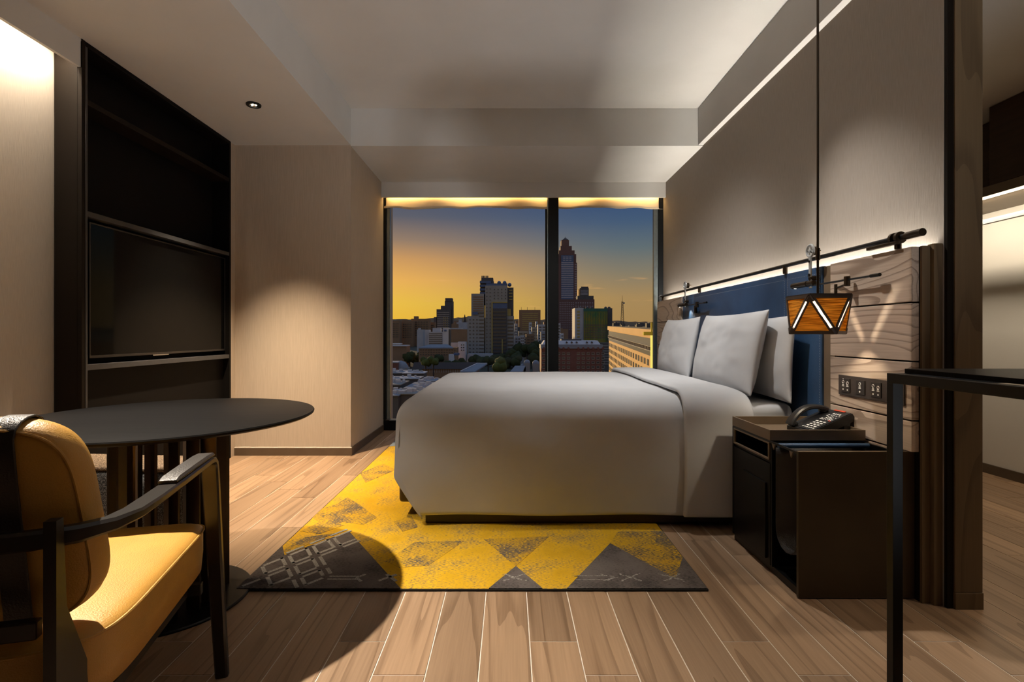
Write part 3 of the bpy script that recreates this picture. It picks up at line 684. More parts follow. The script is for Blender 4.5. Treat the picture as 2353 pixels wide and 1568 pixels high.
def cross_t(p, q, r, u):
    d, e = q-p, u-r; den = d.x*e.y-d.y*e.x
    if abs(den) < 1e-9: return None
    w = r-p; t_ = (w.x*e.y-w.y*e.x)/den; v_ = (w.x*d.y-w.y*d.x)/den
    return t_ if -.05 < t_ < 1.05 and -.12 < v_ < 1.12 else None
for fam, oth in ((A, Bl), (Bl, A)):
    for (p, q) in fam:
        p, q = Vector(p), Vector(q); L_ = (q-p).length; d = (q-p)/L_; n = Vector((-d.y, d.x))*.0155
        ts = sorted(t_ for t_ in (cross_t(p, q, Vector(r), Vector(u)) for r, u in oth) if t_ is not None)
        ts = [-.02/L_]+ts+[1+.02/L_]
        for t0, t1 in zip(ts, ts[1:]):
            m_ = .017/L_
            if t1-t0 < 3*m_: continue
            for sgn in (1, -1):
                a = p.lerp(q, t0+m_)+n*sgn; c = p.lerp(q, t1-m_)+n*sgn
                if min(a.x, c.x) > RX0+.010 and min(a.y, c.y) > RY0+.008: line(b, a, c, .015)
for yy in (2.034, 2.058): line(b, (-.735, yy), (-.612, yy), .009)
for dx, dy in ((.03, .03), (.03, -.03)): line(b, (-.622, 2.046), (-.622+dx, 2.046+dy), .012)
for (cx) in (-.485,): line(b, (cx-.04, 2.02), (cx+.02, 2.075), .014); line(b, (cx-.02, 2.075), (cx+.03, 2.02), .014)
obj('lattice_motif', b, 'rug_grey', rug, kind='stuff')
b = bmesh.new()
rr = random.Random(3)
def dots(p, q, w):
    p, q = Vector(p), Vector(q); n = int((q-p).length/.006)
    for k in range(n):
        c = p.lerp(q, k/max(1, n-1))
        for j in range(2):
            x = c.x+rr.uniform(-w, w); y = c.y+rr.uniform(-w, w)*.6
            if rr.random() < .8: box(b, x-.004, x+.004, y-.0012, y+.0012, ZR+.0005, ZR+.0022)
for cx in (.02, .49, .66): dots((cx-.04, 2.02), (cx+.04, 2.078), .007); dots((cx-.04, 2.078), (cx+.04, 2.02), .007)
dots((.27, 2.03), (.40, 2.03), .004); dots((.27, 2.063), (.40, 2.063), .004); dots((.38, 2.075), (.43, 2.047), .006); dots((.38, 2.02), (.43, 2.047), .006)
obj('dotted_motif', b, 'rug_grey', rug, kind='stuff')

# ------------------------------------------------------------------ bed
bed = thing('bed', 'wide low hotel bed with brown leather base under white bedding', 'bed', (.45, 3.48, 0))
obj('plinth', Box(-.44, 1.44, 2.64, 4.33, .0125, .082, .003), 'bed_brown', bed)
obj('base_frame', Box(-.602, 1.505, 2.74, 4.24, .083, .27, .02, 3), 'bed_brown', bed, smooth=True)
obj('mattress', Box(-.50, 1.507, 2.655, 4.335, .271, .632, .05, 4), 'linen', bed, smooth=True)

HX0 = 1.32
def bend(d, edge, R):
    """cloth running outwards: d along the cloth, bends down over radius R at `edge` -> (out, drop)"""
    s0 = edge-R
    if d <= s0: return d, 0.0
    a = (d-s0)/R
    if a < PI/2: return s0+R*math.sin(a), R*(1-math.cos(a))
    return edge, R+(d-s0-R*PI/2)
def duvet_surface(x_in, x_foot, top, yc, half, near_len, far_len, foot_len, R, nu, nv, foot=True, out=0., amp=1.):
    b = bmesh.new()
    La = (x_in-x_foot)-R+R*PI/2+foot_len if foot else (x_in-x_foot)
    def fn(u, v):
        a = u*La
        if foot: ox, da = bend(a, x_in-x_foot, R)
        else: ox, da = a, 0
        bmin = -(half-R+R*PI/2+near_len); bmax = half-R+R*PI/2+far_len
        bb = bmin+(bmax-bmin)*v
        oy, db = bend(abs(bb), half, R); oy = math.copysign(oy, bb)
        # near edge of the side flap tapers in towards the head at the hanging corner
        if foot and bb < 0 and db > .28: ox *= 1-.088*((db-.28)/.33)**1.4
        drop = (da**4+db**4)**.25
        puff = .012*(1-min(1, (abs(oy)/half)**4))*(1-min(1, (ox/(x_in-x_foot))**6))
        x = x_in-ox; y = yc+oy; z = top-drop+puff
        p = Vector((x*2.3, y*2.3, z*2.3))
        w = mnoise.noise(p)*.008+mnoise.noise(p*2.7)*.0035
        side = min(1, db/.25)
        if bb < 0: y -= out+w*side*amp+.012*math.sin(x*7.5+z*2)*side*side*amp+.022*math.sin(min(1, db/.62)*PI)
        else: y += out+w*side
        z += (w*.6+out)*(1-side)
        if foot: x -= min(1, da/.2)*w*1.2
        return (x, y, z)
    grid_surface(b, fn, nu, nv)
    return b
YC, HALF = 3.505, .905
bm = duvet_surface(.99, -.585, .672, YC, HALF, .505, .33, .27, .105, 90, 120)
tag(obj('duvet', bm, 'linen', smooth='all', mods=[('SOLIDIFY', dict(thickness=.018, offset=-1)), ('SUBSURF', dict(levels=1, render_levels=1))]), 'smooth white duvet covering the foot and sides of the bed', 'duvet')
# turned-down top of the duvet
bm = duvet_surface(1.245, .885, .685, YC, HALF+.004, .515, .34, 0, .105, 26, 120, foot=False, out=.016, amp=.6)
for v in bm.verts:
    e = max(0, (v.co.x-1.14)/.105)
    v.co.z -= .035*e*e if v.co.z > .45 else 0
tag(obj('turned_down_sheet', bm, 'linen', smooth='all', mods=[('SOLIDIFY', dict(thickness=.022, offset=0)), ('SUBSURF', dict(levels=1, render_levels=1))]), 'folded-back white band across the head end of the duvet', 'sheet')

def pillow(name, label, yc, w, h, t, xb, zb, tilt, yaw=0, seed=0, flange=.0):
    b = bmesh.new(); n = 30
    rr = random.Random(seed)
    def side(sgn):
        def fn(u, v):
            a, c = u*2-1, v*2-1
            pin = .055
            X = a*(w/2)*(1-pin*(1-c*c)*abs(a)**1.5); Z = c*(h/2)*(1-pin*1.1*(1-a*a)*abs(c)**1.5)
            k = max(0, (1-abs(a)**3.2))*max(0, (1-abs(c)**3.2))
            th = t/2*k**.62
            p = Vector((a*2.1+seed*3, c*2.1, sgn))
            wr = mnoise.noise(p)*.012+mnoise.noise(p*2.6)*.005
            edge = max(abs(a), abs(c))
            return (X, sgn*(th+wr*k), Z+h/2)
        return fn
    g1 = grid_surface(b, side(-1), n, n); g2 = grid_surface(b, side(1), n, n)
    bmesh.ops.remove_doubles(b, verts=b.verts[:], dist=.0008)
    # local x = along the bed width (world +Y), local y -> world +X (towards headboard), local z up
    m_ = Matrix.Translation((xb, yc, zb)) @ Matrix.Rotation(yaw, 4, 'Z') @ Matrix.Rotation(tilt, 4, 'Y') @ Matrix.Rotation(PI/2, 4, 'Z') @ Matrix.Diagonal((1, -1, 1, 1))
    bmesh.ops.transform(b, matrix=m_, verts=b.verts[:])
    return tag(obj(name, b, 'linen', smooth='all', origin=(xb, yc, zb), mods=[('SUBSURF', dict(levels=1, render_levels=1))]), label, 'pillow')
TI = math.radians(10)
pillow('pillow', 'white pillow nearest the window, standing on the bed head', 4.03, .86, .475, .15, 1.29, .665, math.radians(11), math.radians(-2), 1)
pillow('pillow', 'large white front pillow with a sharp upper corner, middle of three', 3.115, .92, .485, .155, 1.28, .662, math.radians(12), math.radians(-1), 2)
pillow('pillow', 'white pillow behind the big one, tight against the navy leather', 2.995, .90, .465, .10, 1.428, .640, math.radians(3), 0, 5)

# ------------------------------------------------------------------ nightstand, tray, telephone
ns = thing('nightstand', 'dark bronze nightstand with open leather magazine sling beside the bed', 'nightstand', (1.31, 2.18, 0))
NX0, NX1, NY0, NY1, NZ = 1.0885, 1.488, 1.902, 2.466, .551
obj('front_panel', Box(NX0, 1.526, NY0, NY0+.014, .004, NZ+.004, .001), 'bronze_panel', ns)
obj('bottom_panel', Box(NX0+.01, NX1, NY0+.014, NY1, .004, .03), 'black_metal', ns)
obj('back_panel', Box(NX1-.012, NX1, NY0+.014, NY1, .03, NZ-.002), 'black_metal', ns)
obj('divider', Box(NX0+.004, NX1-.012, 2.102, 2.114, .03, NZ-.002), 'black_metal', ns)
obj('far_panel', Box(NX0, NX1-.012, NY1-.012, NY1, .03, NZ-.002), 'black_metal', ns)
obj('top_panel', Box(NX0+.004, NX1-.012, 2.114, NY1-.012, NZ-.012, NZ-.002), 'black_metal', ns)
obj('top_edge', Box(NX0, 1.526, NY0+.0005, NY0+.0135, NZ+.0042, NZ+.0056), 'tray', ns)
b = bmesh.new()
box(b, NX0, NX0+.006, NY0+.014, NY1, NZ-.006, NZ+.003, .001); obj('top_rail', b, 'rail', ns)
b = bmesh.new()
for (a, c, d, e) in ((2.118, 2.452, .470, .478), (2.118, 2.452, .538, .5445), (2.118, 2.127, .478, .538), (2.443, 2.452, .478, .538)): box(b, NX0-.001, NX0+.008, a, c, d, e, .001)
obj('niche_frame', b, 'tray', ns)
obj('niche_shelf', Box(NX0+.008, NX1-.012, 2.114, NY1-.012, .458, .468), 'black_metal', ns)
obj('door', Box(NX0+.002, NX0+.016, 2.114, NY1-.012, .03, .456, .001), 'black_metal', ns)
obj('door_pull', Box(NX0-.006, NX0+.002, 2.14, 2.34, .05, .37, .001), 'black_metal', ns, label='raised panel on the black door')
b = bmesh.new()
npt = 22; pts = []
for k in range(npt+1):
    t_ = k/npt
    if t_ < .35: q = (1.932, .53-(t_/.35)*.33)
    elif t_ > .65: q = (2.088, .20+((t_-.65)/.35)*.33)
    else:
        a = PI+(t_-.35)/.3*PI; q = (2.01+.078*math.cos(a), .20+.072*math.sin(a))
    pts.append(q)
for i in range(npt):
    (ya, za), (yb, zb) = pts[i], pts[i+1]
    vs4 = [b.verts.new(p) for p in ((NX0+.012, ya, za), (NX1-.016, ya, za), (NX1-.016, yb, zb), (NX0+.012, yb, zb))]; b.faces.new(vs4)
bmesh.ops.remove_doubles(b, verts=b.verts[:], dist=1e-5)
obj('magazine_sling', b, 'black_leather', ns, smooth=True, mods=[('SOLIDIFY', dict(thickness=.003))])
for yy in (1.932, 2.072):
    bm = bmesh.new(); cyl(bm, ((NX0+NX1)/2, yy, .541), 'X', .010, NX1-NX0-.03, 14); obj('sling_rod', bm, 'blue_leather', ns, smooth=True)
for yy in (1.95, 2.08):
    bm = bmesh.new(); prism(bm, [(NX0-.002, yy-.012, .546), (NX0-.002, yy+.012, .546), (NX0-.002, yy, .522)], (.005, 0, 0)); obj('hook', bm, 'tray', ns)

tray = thing('tray', 'shallow taupe tray on the nightstand holding the telephone', 'tray', (1.30, 2.29, NZ+.003))
TZ = NZ+.0035
obj('tray_floor', Box(NX0+.004, 1.486, 2.116, 2.464, TZ, TZ+.006), 'tray', tray)
for (a, c, d, e) in ((NX0, 1.488, 2.110, 2.117), (NX0, 1.488, 2.460, 2.467), (NX0, NX0+.007, 2.117, 2.460), (1.481, 1.488, 2.117, 2.460)):
    obj('tray_side', Box(a, c, d, e, TZ, TZ+.044, .0008), 'tray', tray)

tel = thing('telephone', 'black desk telephone with keypad and red message light', 'telephone', (1.385, 2.255, TZ+.0075), math.radians(8))
# local: x towards the wall (back of the phone), y across, z up
b = bmesh.new(); prism(b, [(-.10, -.075, .0), (-.10, -.075, .018), (.095, -.075, .092), (.108, -.075, .075), (.10, -.075, .058), (.085, -.075, .05), (.082, -.075, .0), (.06, -.075, .0), (.055, -.075, .038), (-.05, -.075, .0)], (0, .155, 0))
obj('body', b, 'plastic', tel, local=True)
slope = Vector((.195, 0, .074)).normalized(); nrm = Vector((-slope.z, 0, slope.x))
def on(u, v, h=0): return Vector((-.10, 0, .018))+slope*u+Vector((0, v, 0))+nrm*h
def slab(b, u0, u1, v0, v1, h0, h1): prism(b, [on(u0, v0, h0), on(u1, v0, h0), on(u1, v1, h0), on(u0, v1, h0)], nrm*(h1-h0))
b = bmesh.new(); slab(b, .008, .205, -.072, .015, .0003, .003); obj('face_plate', b, 'plastic', tel, local=True)
b = bmesh.new()
for r in range(4):
    for c in range(3): slab(b, .034+r*.016, .034+r*.016+.008, -.060+c*.021, -.060+c*.021+.013, .003, .0055)
for c in range(6): slab(b, .020, .026, -.064+c*.0125, -.064+c*.0125+.008, .003, .0045)
obj('keypad', b, 'print', tel, local=True, kind='stuff')
b = bmesh.new()
for r in range(6):
    for c in range(5):
        if rr.random() < .85: slab(b, .110+r*.009, .110+r*.009+.004, -.062+c*.014, -.062+c*.014+rr.uniform(.006, .011), .003, .0034)
for c in range(4): slab(b, .168, .178, -.05+c*.012, -.05+c*.012+.007, .003, .0034)
obj('printed_labels', b, 'print', tel, local=True, kind='stuff')
b = bmesh.new(); slab(b, .102, .108, -.066, -.056, .003, .0055); obj('red_key', b, 'red', tel, local=True)
b = bmesh.new(); slab(b, .197, .207, -.045, .015, .0035, .006); obj('message_light', b, 'red', tel, local=True)
hs_ = []
for k in range(17):
    t_ = k/16; u = -.004+t_*.19
    hs_.append(on(u, .052, .012+.040*math.sin(PI*t_)**.8))
b = bmesh.new(); sweep(b, hs_, [.046-.010*math.sin(PI*k/16) for k in range(17)], [.020]*17, Vector((0, 0, 1)), .3)
o = obj('handset', b, 'plastic', tel, local=True, smooth=True)
b = bmesh.new(); sphere(b, on(.012, .052, .010), .022, 2, (1, 1, .6)); obj('handset_cup', b, 'plastic', o, local=True, smooth=True)
b = bmesh.new(); sphere(b, on(.176, .052, .010), .022, 2, (1, 1, .6)); obj('handset_cup', b, 'plastic', o, local=True, smooth=True)
b = bmesh.new(); tube(b, [(.085, -.02, .010), (.103, -.045, .032), (.112, -.09, .036), (.1195, -.125, .020), (.1205, -.14, -.0)], .003, 8); obj('cord', b, 'plastic', tel, local=True, smooth=True)

# ------------------------------------------------------------------ black console on the right
con = thing('console_table', 'tall black metal console frame with slab top standing near the camera', 'table', (1.17, .75, 0))
CX0, CX1, CY0, CY1 = .896, 1.45, .25, 1.2
ZB_ = .9075
for (x, y) in ((CX0, CY1-.02), (CX1-.024, CY1-.02), (CX0, CY0), (CX1-.024, CY0)):
    obj('leg', Box(x, x+.024, y, y+.020, 0, ZB_-.0225, .001), 'black_metal', con)
obj('side_rail', Box(CX0, CX0+.024, CY0, CY1, ZB_-.0225, ZB_, .0015), 'black_metal', con)
obj('side_rail', Box(CX1-.024, CX1, CY0, CY1, ZB_-.0225, ZB_, .0015), 'black_metal', con)
obj('end_rail', Box(CX0+.024, CX1-.024, CY1-.02, CY1, ZB_-.0225, ZB_, .0015), 'black_metal', con)
obj('end_rail', Box(CX0+.024, CX1-.024, CY0, CY0+.02, ZB_-.0225, ZB_, .0015), 'black_metal', con)
obj('slab_top', Box(.937, CX1, CY0, CY1-.002, ZB_, ZB_+.0105, .001), 'tabletop', con)

# ------------------------------------------------------------------ wardrobe niche beyond the post
wd = thing('open_wardrobe', 'open wardrobe niche with lit shelf and dark upper cabinet beyond the post', 'wardrobe', (3.2, 2.4, 1.7))
obj('upper_cabinet', Box(3.00, 3.435, .6, 3.158, 1.93, 2.417, .002), 'wardrobe', wd)
obj('upper_cabinet', Box(3.20, 3.435, 3.16, 4.24, 1.93, 2.417, .002), 'wardrobe', wd)
obj('shelf', Box(3.00, 3.437, .6, 4.24, 1.868, 1.928, .001), 'wardrobe_shelf', wd)
obj('led_strip', Box(3.002, 3.014, .62, 4.22, 1.853, 1.8675), 'led', wd)
bm = bmesh.new(); sweep(bm, [(3.12, .7, 1.735), (3.12, 4.2, 1.735)], .016, .034, Vector((0, 0, 1))); obj('hanging_rail', bm, 'steel', wd)
for y in (1.2, 3.02):
    obj('rail_bracket', Box(3.108, 3.132, y-.014, y+.014, 1.72, 1.866, .003), 'steel', wd)

# ------------------------------------------------------------------ round table
TXc, TYc, TR, TZt = -1.278, 1.906, .505, .695
tab = thing('round_table', 'round black pedestal table with a slatted drum base', 'table', (TXc, TYc, 0))
bm = bmesh.new(); lathe(bm, [(TR-.05, TZt-.024), (TR-.012, TZt-.017), (TR-.002, TZt-.011), (TR, TZt-.005), (TR-.003, TZt-.0008), (TR-.012, TZt-.0005), (TR-.014, TZt), (.01, TZt)], 128, (TXc, TYc))
obj('tabletop', bm, 'tabletop', tab, smooth=True)
bm = bmesh.new(); lathe(bm, [(.24, TZt-.045), (.245, TZt-.025), (.05, TZt-.024)], 64, (TXc, TYc)); obj('under_plate', bm, 'black_metal', tab, smooth=True)
bm = bmesh.new(); lathe(bm, [(.272, .0005), (.272, .006), (.268, .010), (.02, .012)], 96, (TXc, TYc)); obj('base_disc', bm, 'black_metal', tab, smooth=True)
nsl = 18
for k in range(nsl):
    a = 2*PI*k/nsl+.12
    bm = bmesh.new()
    c = Vector((TXc+.170*math.cos(a), TYc+.170*math.sin(a), 0)); d = Vector((math.cos(a+.55), math.sin(a+.55), 0)); e = Vector((-d.y, d.x, 0))
    hw, ht = .024, .0035
    prism(bm, [c+d*hw+e*ht+Vector((0, 0, .012)), c-d*hw+e*ht+Vector((0, 0, .012)), c-d*hw-e*ht+Vector((0, 0, .012)), c+d*hw-e*ht+Vector((0, 0, .012))], (0, 0, TZt-.045-.012))
    obj('slat', bm, 'bronze', tab)

# ------------------------------------------------------------------ tweed ottoman behind the table
ot = thing('ottoman', 'grey tweed ottoman with brown top tucked behind the round table', 'ottoman', (-1.85, 2.45, 0), math.radians(-5))
obj('body', Box(-.37, .37, -.14, .14, .03, .365, .04, 4), 'tweed_grey', ot, local=True, smooth=True)
obj('seat_pad', Box(-.355, .355, -.125, .125, .366, .385, .009, 3), 'tweed_brown', ot, local=True, smooth=True, label='brown speckled top of the ottoman')
bm = bmesh.new()
bm.free()
for (x, y) in ((-.3, -.1), (.3, -.1), (-.3, .1), (.3, .1)):
    bm = bmesh.new(); cyl(bm, (x, y, .015), 'Z', .02, .029, 12); obj('foot', bm, 'black_wood', ot, local=True)

# ------------------------------------------------------------------ armchair
ch = thing('armchair', 'mustard leather armchair with black bentwood frame at the round table', 'chair', (-1.086, 1.129, 0), math.radians(14.3))
def rounded_slab(b, outline, zfun_top, zbot, n=60): pass
def seat_outline(k, shrink=0.):
    # superellipse-like footprint of the seat
    a = 2*PI*k; hw, v0, v1 = .270-shrink, -.275+shrink, .345-shrink
    e = .36 if math.sin(a) < 0 else .17
    cx = math.copysign(abs(math.cos(a))**e, math.cos(a)); sy = math.copysign(abs(math.sin(a))**e, math.sin(a))
    return hw*cx, (v0+v1)/2+(v1-v0)/2*sy
bm = bmesh.new(); n = 96
levels = [(.0, .300, .016), (.0, .307, .004), (.0, .36, .0), (.0, .416, .0), (.0, .424, -.002), (.0, .430, .003), (.0, .437, .014), (.0, .4415, .035), (.0, .449, .09), (.0, .454, .16), (.0, .455, .23)]
rings = []
for (_, z, shr) in levels:
    rings.append([bm.verts.new((*seat_outline(k/n, shr), z)) for k in range(n)])
for a, c in zip(rings, rings[1:]):
    for k in range(n): bm.faces.new((a[k], a[(k+1) % n], c[(k+1) % n], c[k]))
bm.faces.new(rings[0][::-1]); bm.faces.new(rings[-1])
seat = obj('seat', bm, 'yellow_leather', ch, local=True, smooth='all')
bm = bmesh.new(); tube(bm, [(*seat_outline(k/n, -.002), .425) for k in range(n+1)], .0032, 6, caps=False); obj('piping', bm, 'yellow_leather', seat, local=True, smooth=True)
# backrest: padded slab, leaning back
def back_pt(a, c, sgn):
    """a,c in -1..1 ; superelliptic slab with soft rim"""
    return None
bm = bmesh.new(); nb = 88
HB, WB, TB = .392, .488, .075
def back_outline(k, shrink):
    a = 2*PI*k; e = .42
    cx = math.copysign(abs(math.cos(a))**e, math.cos(a)); sy = math.copysign(abs(math.sin(a))**e, math.sin(a))
    w = WB/2-shrink; h = HB/2-shrink
    wz = 1.0-.055*sy
    return w*cx*wz, h*sy
def back_world(u, w, d):
    # d: depth forward; lean back 9 degrees, gentle curve in plan
    th = math.radians(9)
    vv = -.256+d*math.cos(th)-w*math.sin(th)+.55*u*u; zz = .656+w*math.cos(th)+d*math.sin(th)
    return (u, vv, zz)
brings = []
for d, shr in ((-.038, .14), (-.040, .07), (-.040, .022), (-.037, .008), (-.030, .001), (-.015, -.002), (.0, -.003), (.018, -.001), (.030, .006), (.040, .022), (.046, .06), (.049, .14)):
    brings.append([bm.verts.new(back_world(*back_outline(k/nb, shr), d)) for k in range(nb)])
for a, c in zip(brings, brings[1:]):
    for k in range(nb): bm.faces.new((a[k], a[(k+1) % nb], c[(k+1) % nb], c[k]))
bm.faces.new(brings[0][::-1]); bm.faces.new(brings[-1])
back = obj('backrest', bm, 'yellow_leather', ch, local=True, smooth='all')
bm = bmesh.new(); tube(bm, [back_world(*back_outline(k/nb, .005), -.0365) for k in range(nb+1)], .0030, 6, caps=False); obj('piping', bm, 'yellow_leather', back, local=True, smooth=True)
# straps over the backrest
for uc in (.142, -.142):
    bm = bmesh.new(); pts = []
    for (w, d) in ((-.205, -.050), (-.19, -.046), (-.05, -.0445), (.10, -.0445), (.170, -.0425), (.186, -.034), (.1945, -.018), (.197, 0), (.195, .02), (.185, .038), (.16, .049), (.05, .0535)):
        pts.append(back_world(uc, w, d))
    rings = []
    for p in pts: rings.append(p)
    sweep(bm, pts, .0045, .043, Vector((1, 0, 0)), .3)
    obj('strap', bm, 'black_leather', ch, local=True, smooth=True, label='black leather strap over the backrest')
# bent arm rail: right arm, around the back, left arm
def rail_half(sgn):
    return [(sgn*.29, .215, .640), (sgn*.291, .06, .640), (sgn*.291, -.10, .640), (sgn*.289, -.19, .640), (sgn*.277, -.25, .641), (sgn*.245, -.290, .642), (sgn*.19, -.312, .643), (sgn*.09, -.325, .644)]
pts = rail_half(1)+rail_half(-1)[::-1]
wd_ = [.046, .046, .046, .044, .034, .026, .022, .020]; hg_ = [.018, .018, .018, .020, .026, .032, .034, .034]
bm = bmesh.new(); sweep(bm, pts, wd_+wd_[::-1], hg_+hg_[::-1], Vector((0, 0, 1)), .22)
obj('arm_rail', bm, 'black_wood', ch, local=True, smooth=True)
for sg in (1, -1):
    bm = bmesh.new(); 
    pp = [(sg*.29, -.02, .6535), (sg*.29, .0, .656), (sg*.29, .10, .657), (sg*.29, .20, .657), (sg*.29, .245, .655), (sg*.29, .258, .652)]
    sweep(bm, pp, [.040, .046, .048, .048, .046, .040], [.007, .013, .014, .014, .012, .007], Vector((0, 0, 1)), .38)
    obj('arm_pad', bm, 'black_leather', ch, local=True, smooth=True)
    bm = bmesh.new()
    pp = [(sg*.29, .205, .640), (sg*.29, .24, .640), (sg*.29, .262, .636), (sg*.29, .277, .624), (sg*.29, .283, .604), (sg*.2925, .284, .56), (sg*.306, .282, .3), (sg*.324, .275, .0)]
    rings = []
    sweep(bm, pp, [.046]*2+[.045]*3+[.044, .040, .034], [.018]*3+[.020, .021, .022, .024, .024], Vector((0, 1, .35)), .2)
    obj('front_leg', bm, 'black_wood', ch, local=True, smooth=True)
    bm = bmesh.new()
    x0, x1 = sg*.217, sg*.236
    prism(bm, [(x0, -.335, 0), (x0, -.335, .68), (x0, -.315, .68), (x0, -.305, .52), (x0, -.20, .30), (x0, -.22, .27), (x0, -.27, .2), (x0, -.295, 0)], (x1-x0, 0, 0))
    obj('rear_leg', bm, 'black_wood', ch, local=True)
    bm = bmesh.new(); box(bm, min(x0, x1), max(x0, x1), -.22, .29, .245, .275, .002); obj('side_rail', bm, 'black_wood', ch, local=True)
obj('back_stretcher', Box(-.205, .205, -.332, -.312, .478, .510, .003), 'black_wood', ch, local=True)
obj('front_rail', Box(-.27, .27, .268, .29, .245, .277, .002), 'black_wood', ch, local=True)
obj('strap_patch', Box(-.13, .13, -.318, -.27, .60, .62), 'black_leather', ch, local=True) if False else None

# ------------------------------------------------------------------ the city outside (ground rises gently away from the hotel)
GS = .0223
def gz(D): return -33+GS*D
def wx(x, D): return (x-VX)/F*D
def wz(y, D): return 1-(y-VY)/F*D
def cm_(n, c, **k): M[n] = mk(n, c, k.pop('rough', .75), **k); return n
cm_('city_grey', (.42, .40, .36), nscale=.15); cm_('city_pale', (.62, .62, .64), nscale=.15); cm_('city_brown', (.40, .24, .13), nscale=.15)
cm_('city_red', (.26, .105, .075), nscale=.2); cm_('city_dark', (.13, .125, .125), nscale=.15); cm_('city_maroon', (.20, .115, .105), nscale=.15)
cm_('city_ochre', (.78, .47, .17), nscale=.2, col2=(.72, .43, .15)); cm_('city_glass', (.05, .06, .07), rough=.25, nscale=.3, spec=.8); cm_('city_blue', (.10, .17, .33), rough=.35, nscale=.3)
cm_('city_band', (.62, .60, .68), nscale=.3); cm_('city_yellow', (.62, .47, .14), nscale=.3); cm_('city_roof', (.34, .37, .42), nscale=.1); cm_('city_white', (.80, .82, .86), nscale=.1)
cm_('city_green', (.03, .14, .10), rough=.18, metal=.55, col2=(.14, .16, .05), nscale=.16); cm_('city_teal', (.02, .15, .14), rough=.3, metal=.3, nscale=.2)
cm_('city_ground', (.10, .095, .075), nscale=.05, col2=(.05, .06, .03)); cm_('city_hill', (.30, .17, .075), rough=1, nscale=.01); cm_('city_tile', (.085, .060, .050), nscale=.4, stretch=(3, 1, 1))
cm_('city_tree', (.060, .070, .016), rough=.9, nscale=.5, col2=(.022, .032, .008)); cm_('city_tree_painted_lit', (.14, .16, .03), rough=.9, nscale=.5, col2=(.05, .065, .012)); cm_('city_metal', (.08, .06, .05), nscale=1)  # second tree material has sunlight put into its lighter colour
cm_('city_t_post', (.80, .66, .05), nscale=1); M['glow_tube'] = emit('yellow_glow_tube', (1, .78, .16), 1.1)

bm = bmesh.new()
ny = [12, 40, 100, 200, 400, 800, 1600, 3400]
g = [[bm.verts.new((sx*(60+y*1.3), y, gz(y))) for sx in (-1, -.5, 0, .5, 1)] for y in ny]
for i in range(len(ny)-1):
    for j in range(4): bm.faces.new((g[i][j], g[i][j+1], g[i+1][j+1], g[i+1][j]))
struct('city_ground', bm, 'city_ground', origin=(0, 0, 0))
bm = bmesh.new(); Dh = 2600; pr = []
for k in range(121):
    x = 700+k*8
    y = 734-5*math.exp(-((x-1070)/50)**2)-3*math.exp(-((x-1000)/25)**2)+2.2*mnoise.noise(Vector((x*.03, 0, 0)))+6*max(0, (x-1200)/300)-2*mnoise.noise(Vector((x*.11, 4, 0)))
    pr.append((wx(x, Dh), wz(y, Dh)))
top = [bm.verts.new((x, Dh, z)) for x, z in pr]; bot = [bm.verts.new((x, Dh-260, gz(Dh)-5)) for x, z in pr]; bk = [bm.verts.new((x, Dh+300, gz(Dh)-5)) for x, z in pr]
for i in range(120): bm.faces.new((top[i], top[i+1], bot[i+1], bot[i])); bm.faces.new((top[i+1], top[i], bk[i], bk[i+1]))
struct('hill_ridge', bm, 'city_hill', origin=(0, 0, 0), smooth='all')

def pb(bm, x0, x1, yt, yb, D, dep):
    return box(bm, wx(x0, D), wx(x1, D), D, D+dep, gz(D) if yb is None else wz(yb, D), wz(yt, D))
def part(p, nm, m, x0, x1, yt, yb, D, dep=14, label=None):
    return obj(nm, pb(bmesh.new(), x0, x1, yt, yb, D, dep), m, p, label=label)
def wins(p, x0, x1, y0, y1, rows, cols, D, m='city_glass', fx=.6, fy=.5, nm='windows', skip=()):
    b = bmesh.new(); cw = (x1-x0)/cols; rh = (y1-y0)/rows
    for r in range(rows):
        for c in range(cols):
            if c in skip: continue
            xa = x0+cw*(c+.5-fx/2); ya = y0+rh*(r+.5-fy/2)
            box(b, wx(xa, D), wx(xa+cw*fx, D), D-.25, D+.05, wz(ya+rh*fy, D), wz(ya, D))
    return obj(nm, b, m, p, kind='stuff')
def bld(label, x0, x1, D, nm='city_building', group=None):
    return thing(nm, label, 'building', (wx((x0+x1)/2, D), D, gz(D)), 0, group)

# stepped dark tower on the left
t = bld('dark stepped tower standing against the orange glow at left of the window', 997, 1040, 800, 'stepped_tower')
part(t, 'block', 'city_dark', 1003, 1036, 711, None, 800); part(t, 'block', 'city_dark', 1013, 1037, 703, 711, 801, 12); part(t, 'block', 'city_dark', 1022, 1040, 692, None, 806, 16)
part(t, 'crown', 'city_dark', 1023, 1039, 685.5, 692, 805, 14); part(t, 'block', 'city_dark', 997, 1004, 729, None, 800)
wins(t, 1004, 1033, 716, 765, 10, 1, 800, 'city_grey', .96, .4, 'window_bands'); wins(t, 1018, 1030, 728, 760, 6, 3, 799, 'city_yellow', .4, .4)
# brown slabs far left
for (lab, xa, xb, yt, D, ext) in (('brown slab with a rooftop box left of the stepped tower', 945, 986, 733, 740, (951, 960, 727, 733)), ('brown low block at the left frame of the window', 893, 918, 737, 700, None), ('long brown block between the window frame and rooftop-box slab', 919, 948, 738, 720, (924, 936, 735.5, 738)), ('narrow brown block close to the stepped tower', 985, 999, 741, 760, None)):
    t = bld(lab, xa, xb, D); part(t, 'wall', 'city_brown', xa, xb, yt, None, D, 18)
    if ext: part(t, 'roof_box', 'city_brown', ext[0], ext[1], ext[2], ext[3], D+3, 8)
    wins(t, xa+2, xb-2, yt+5, yt+40, 7, 6, D)
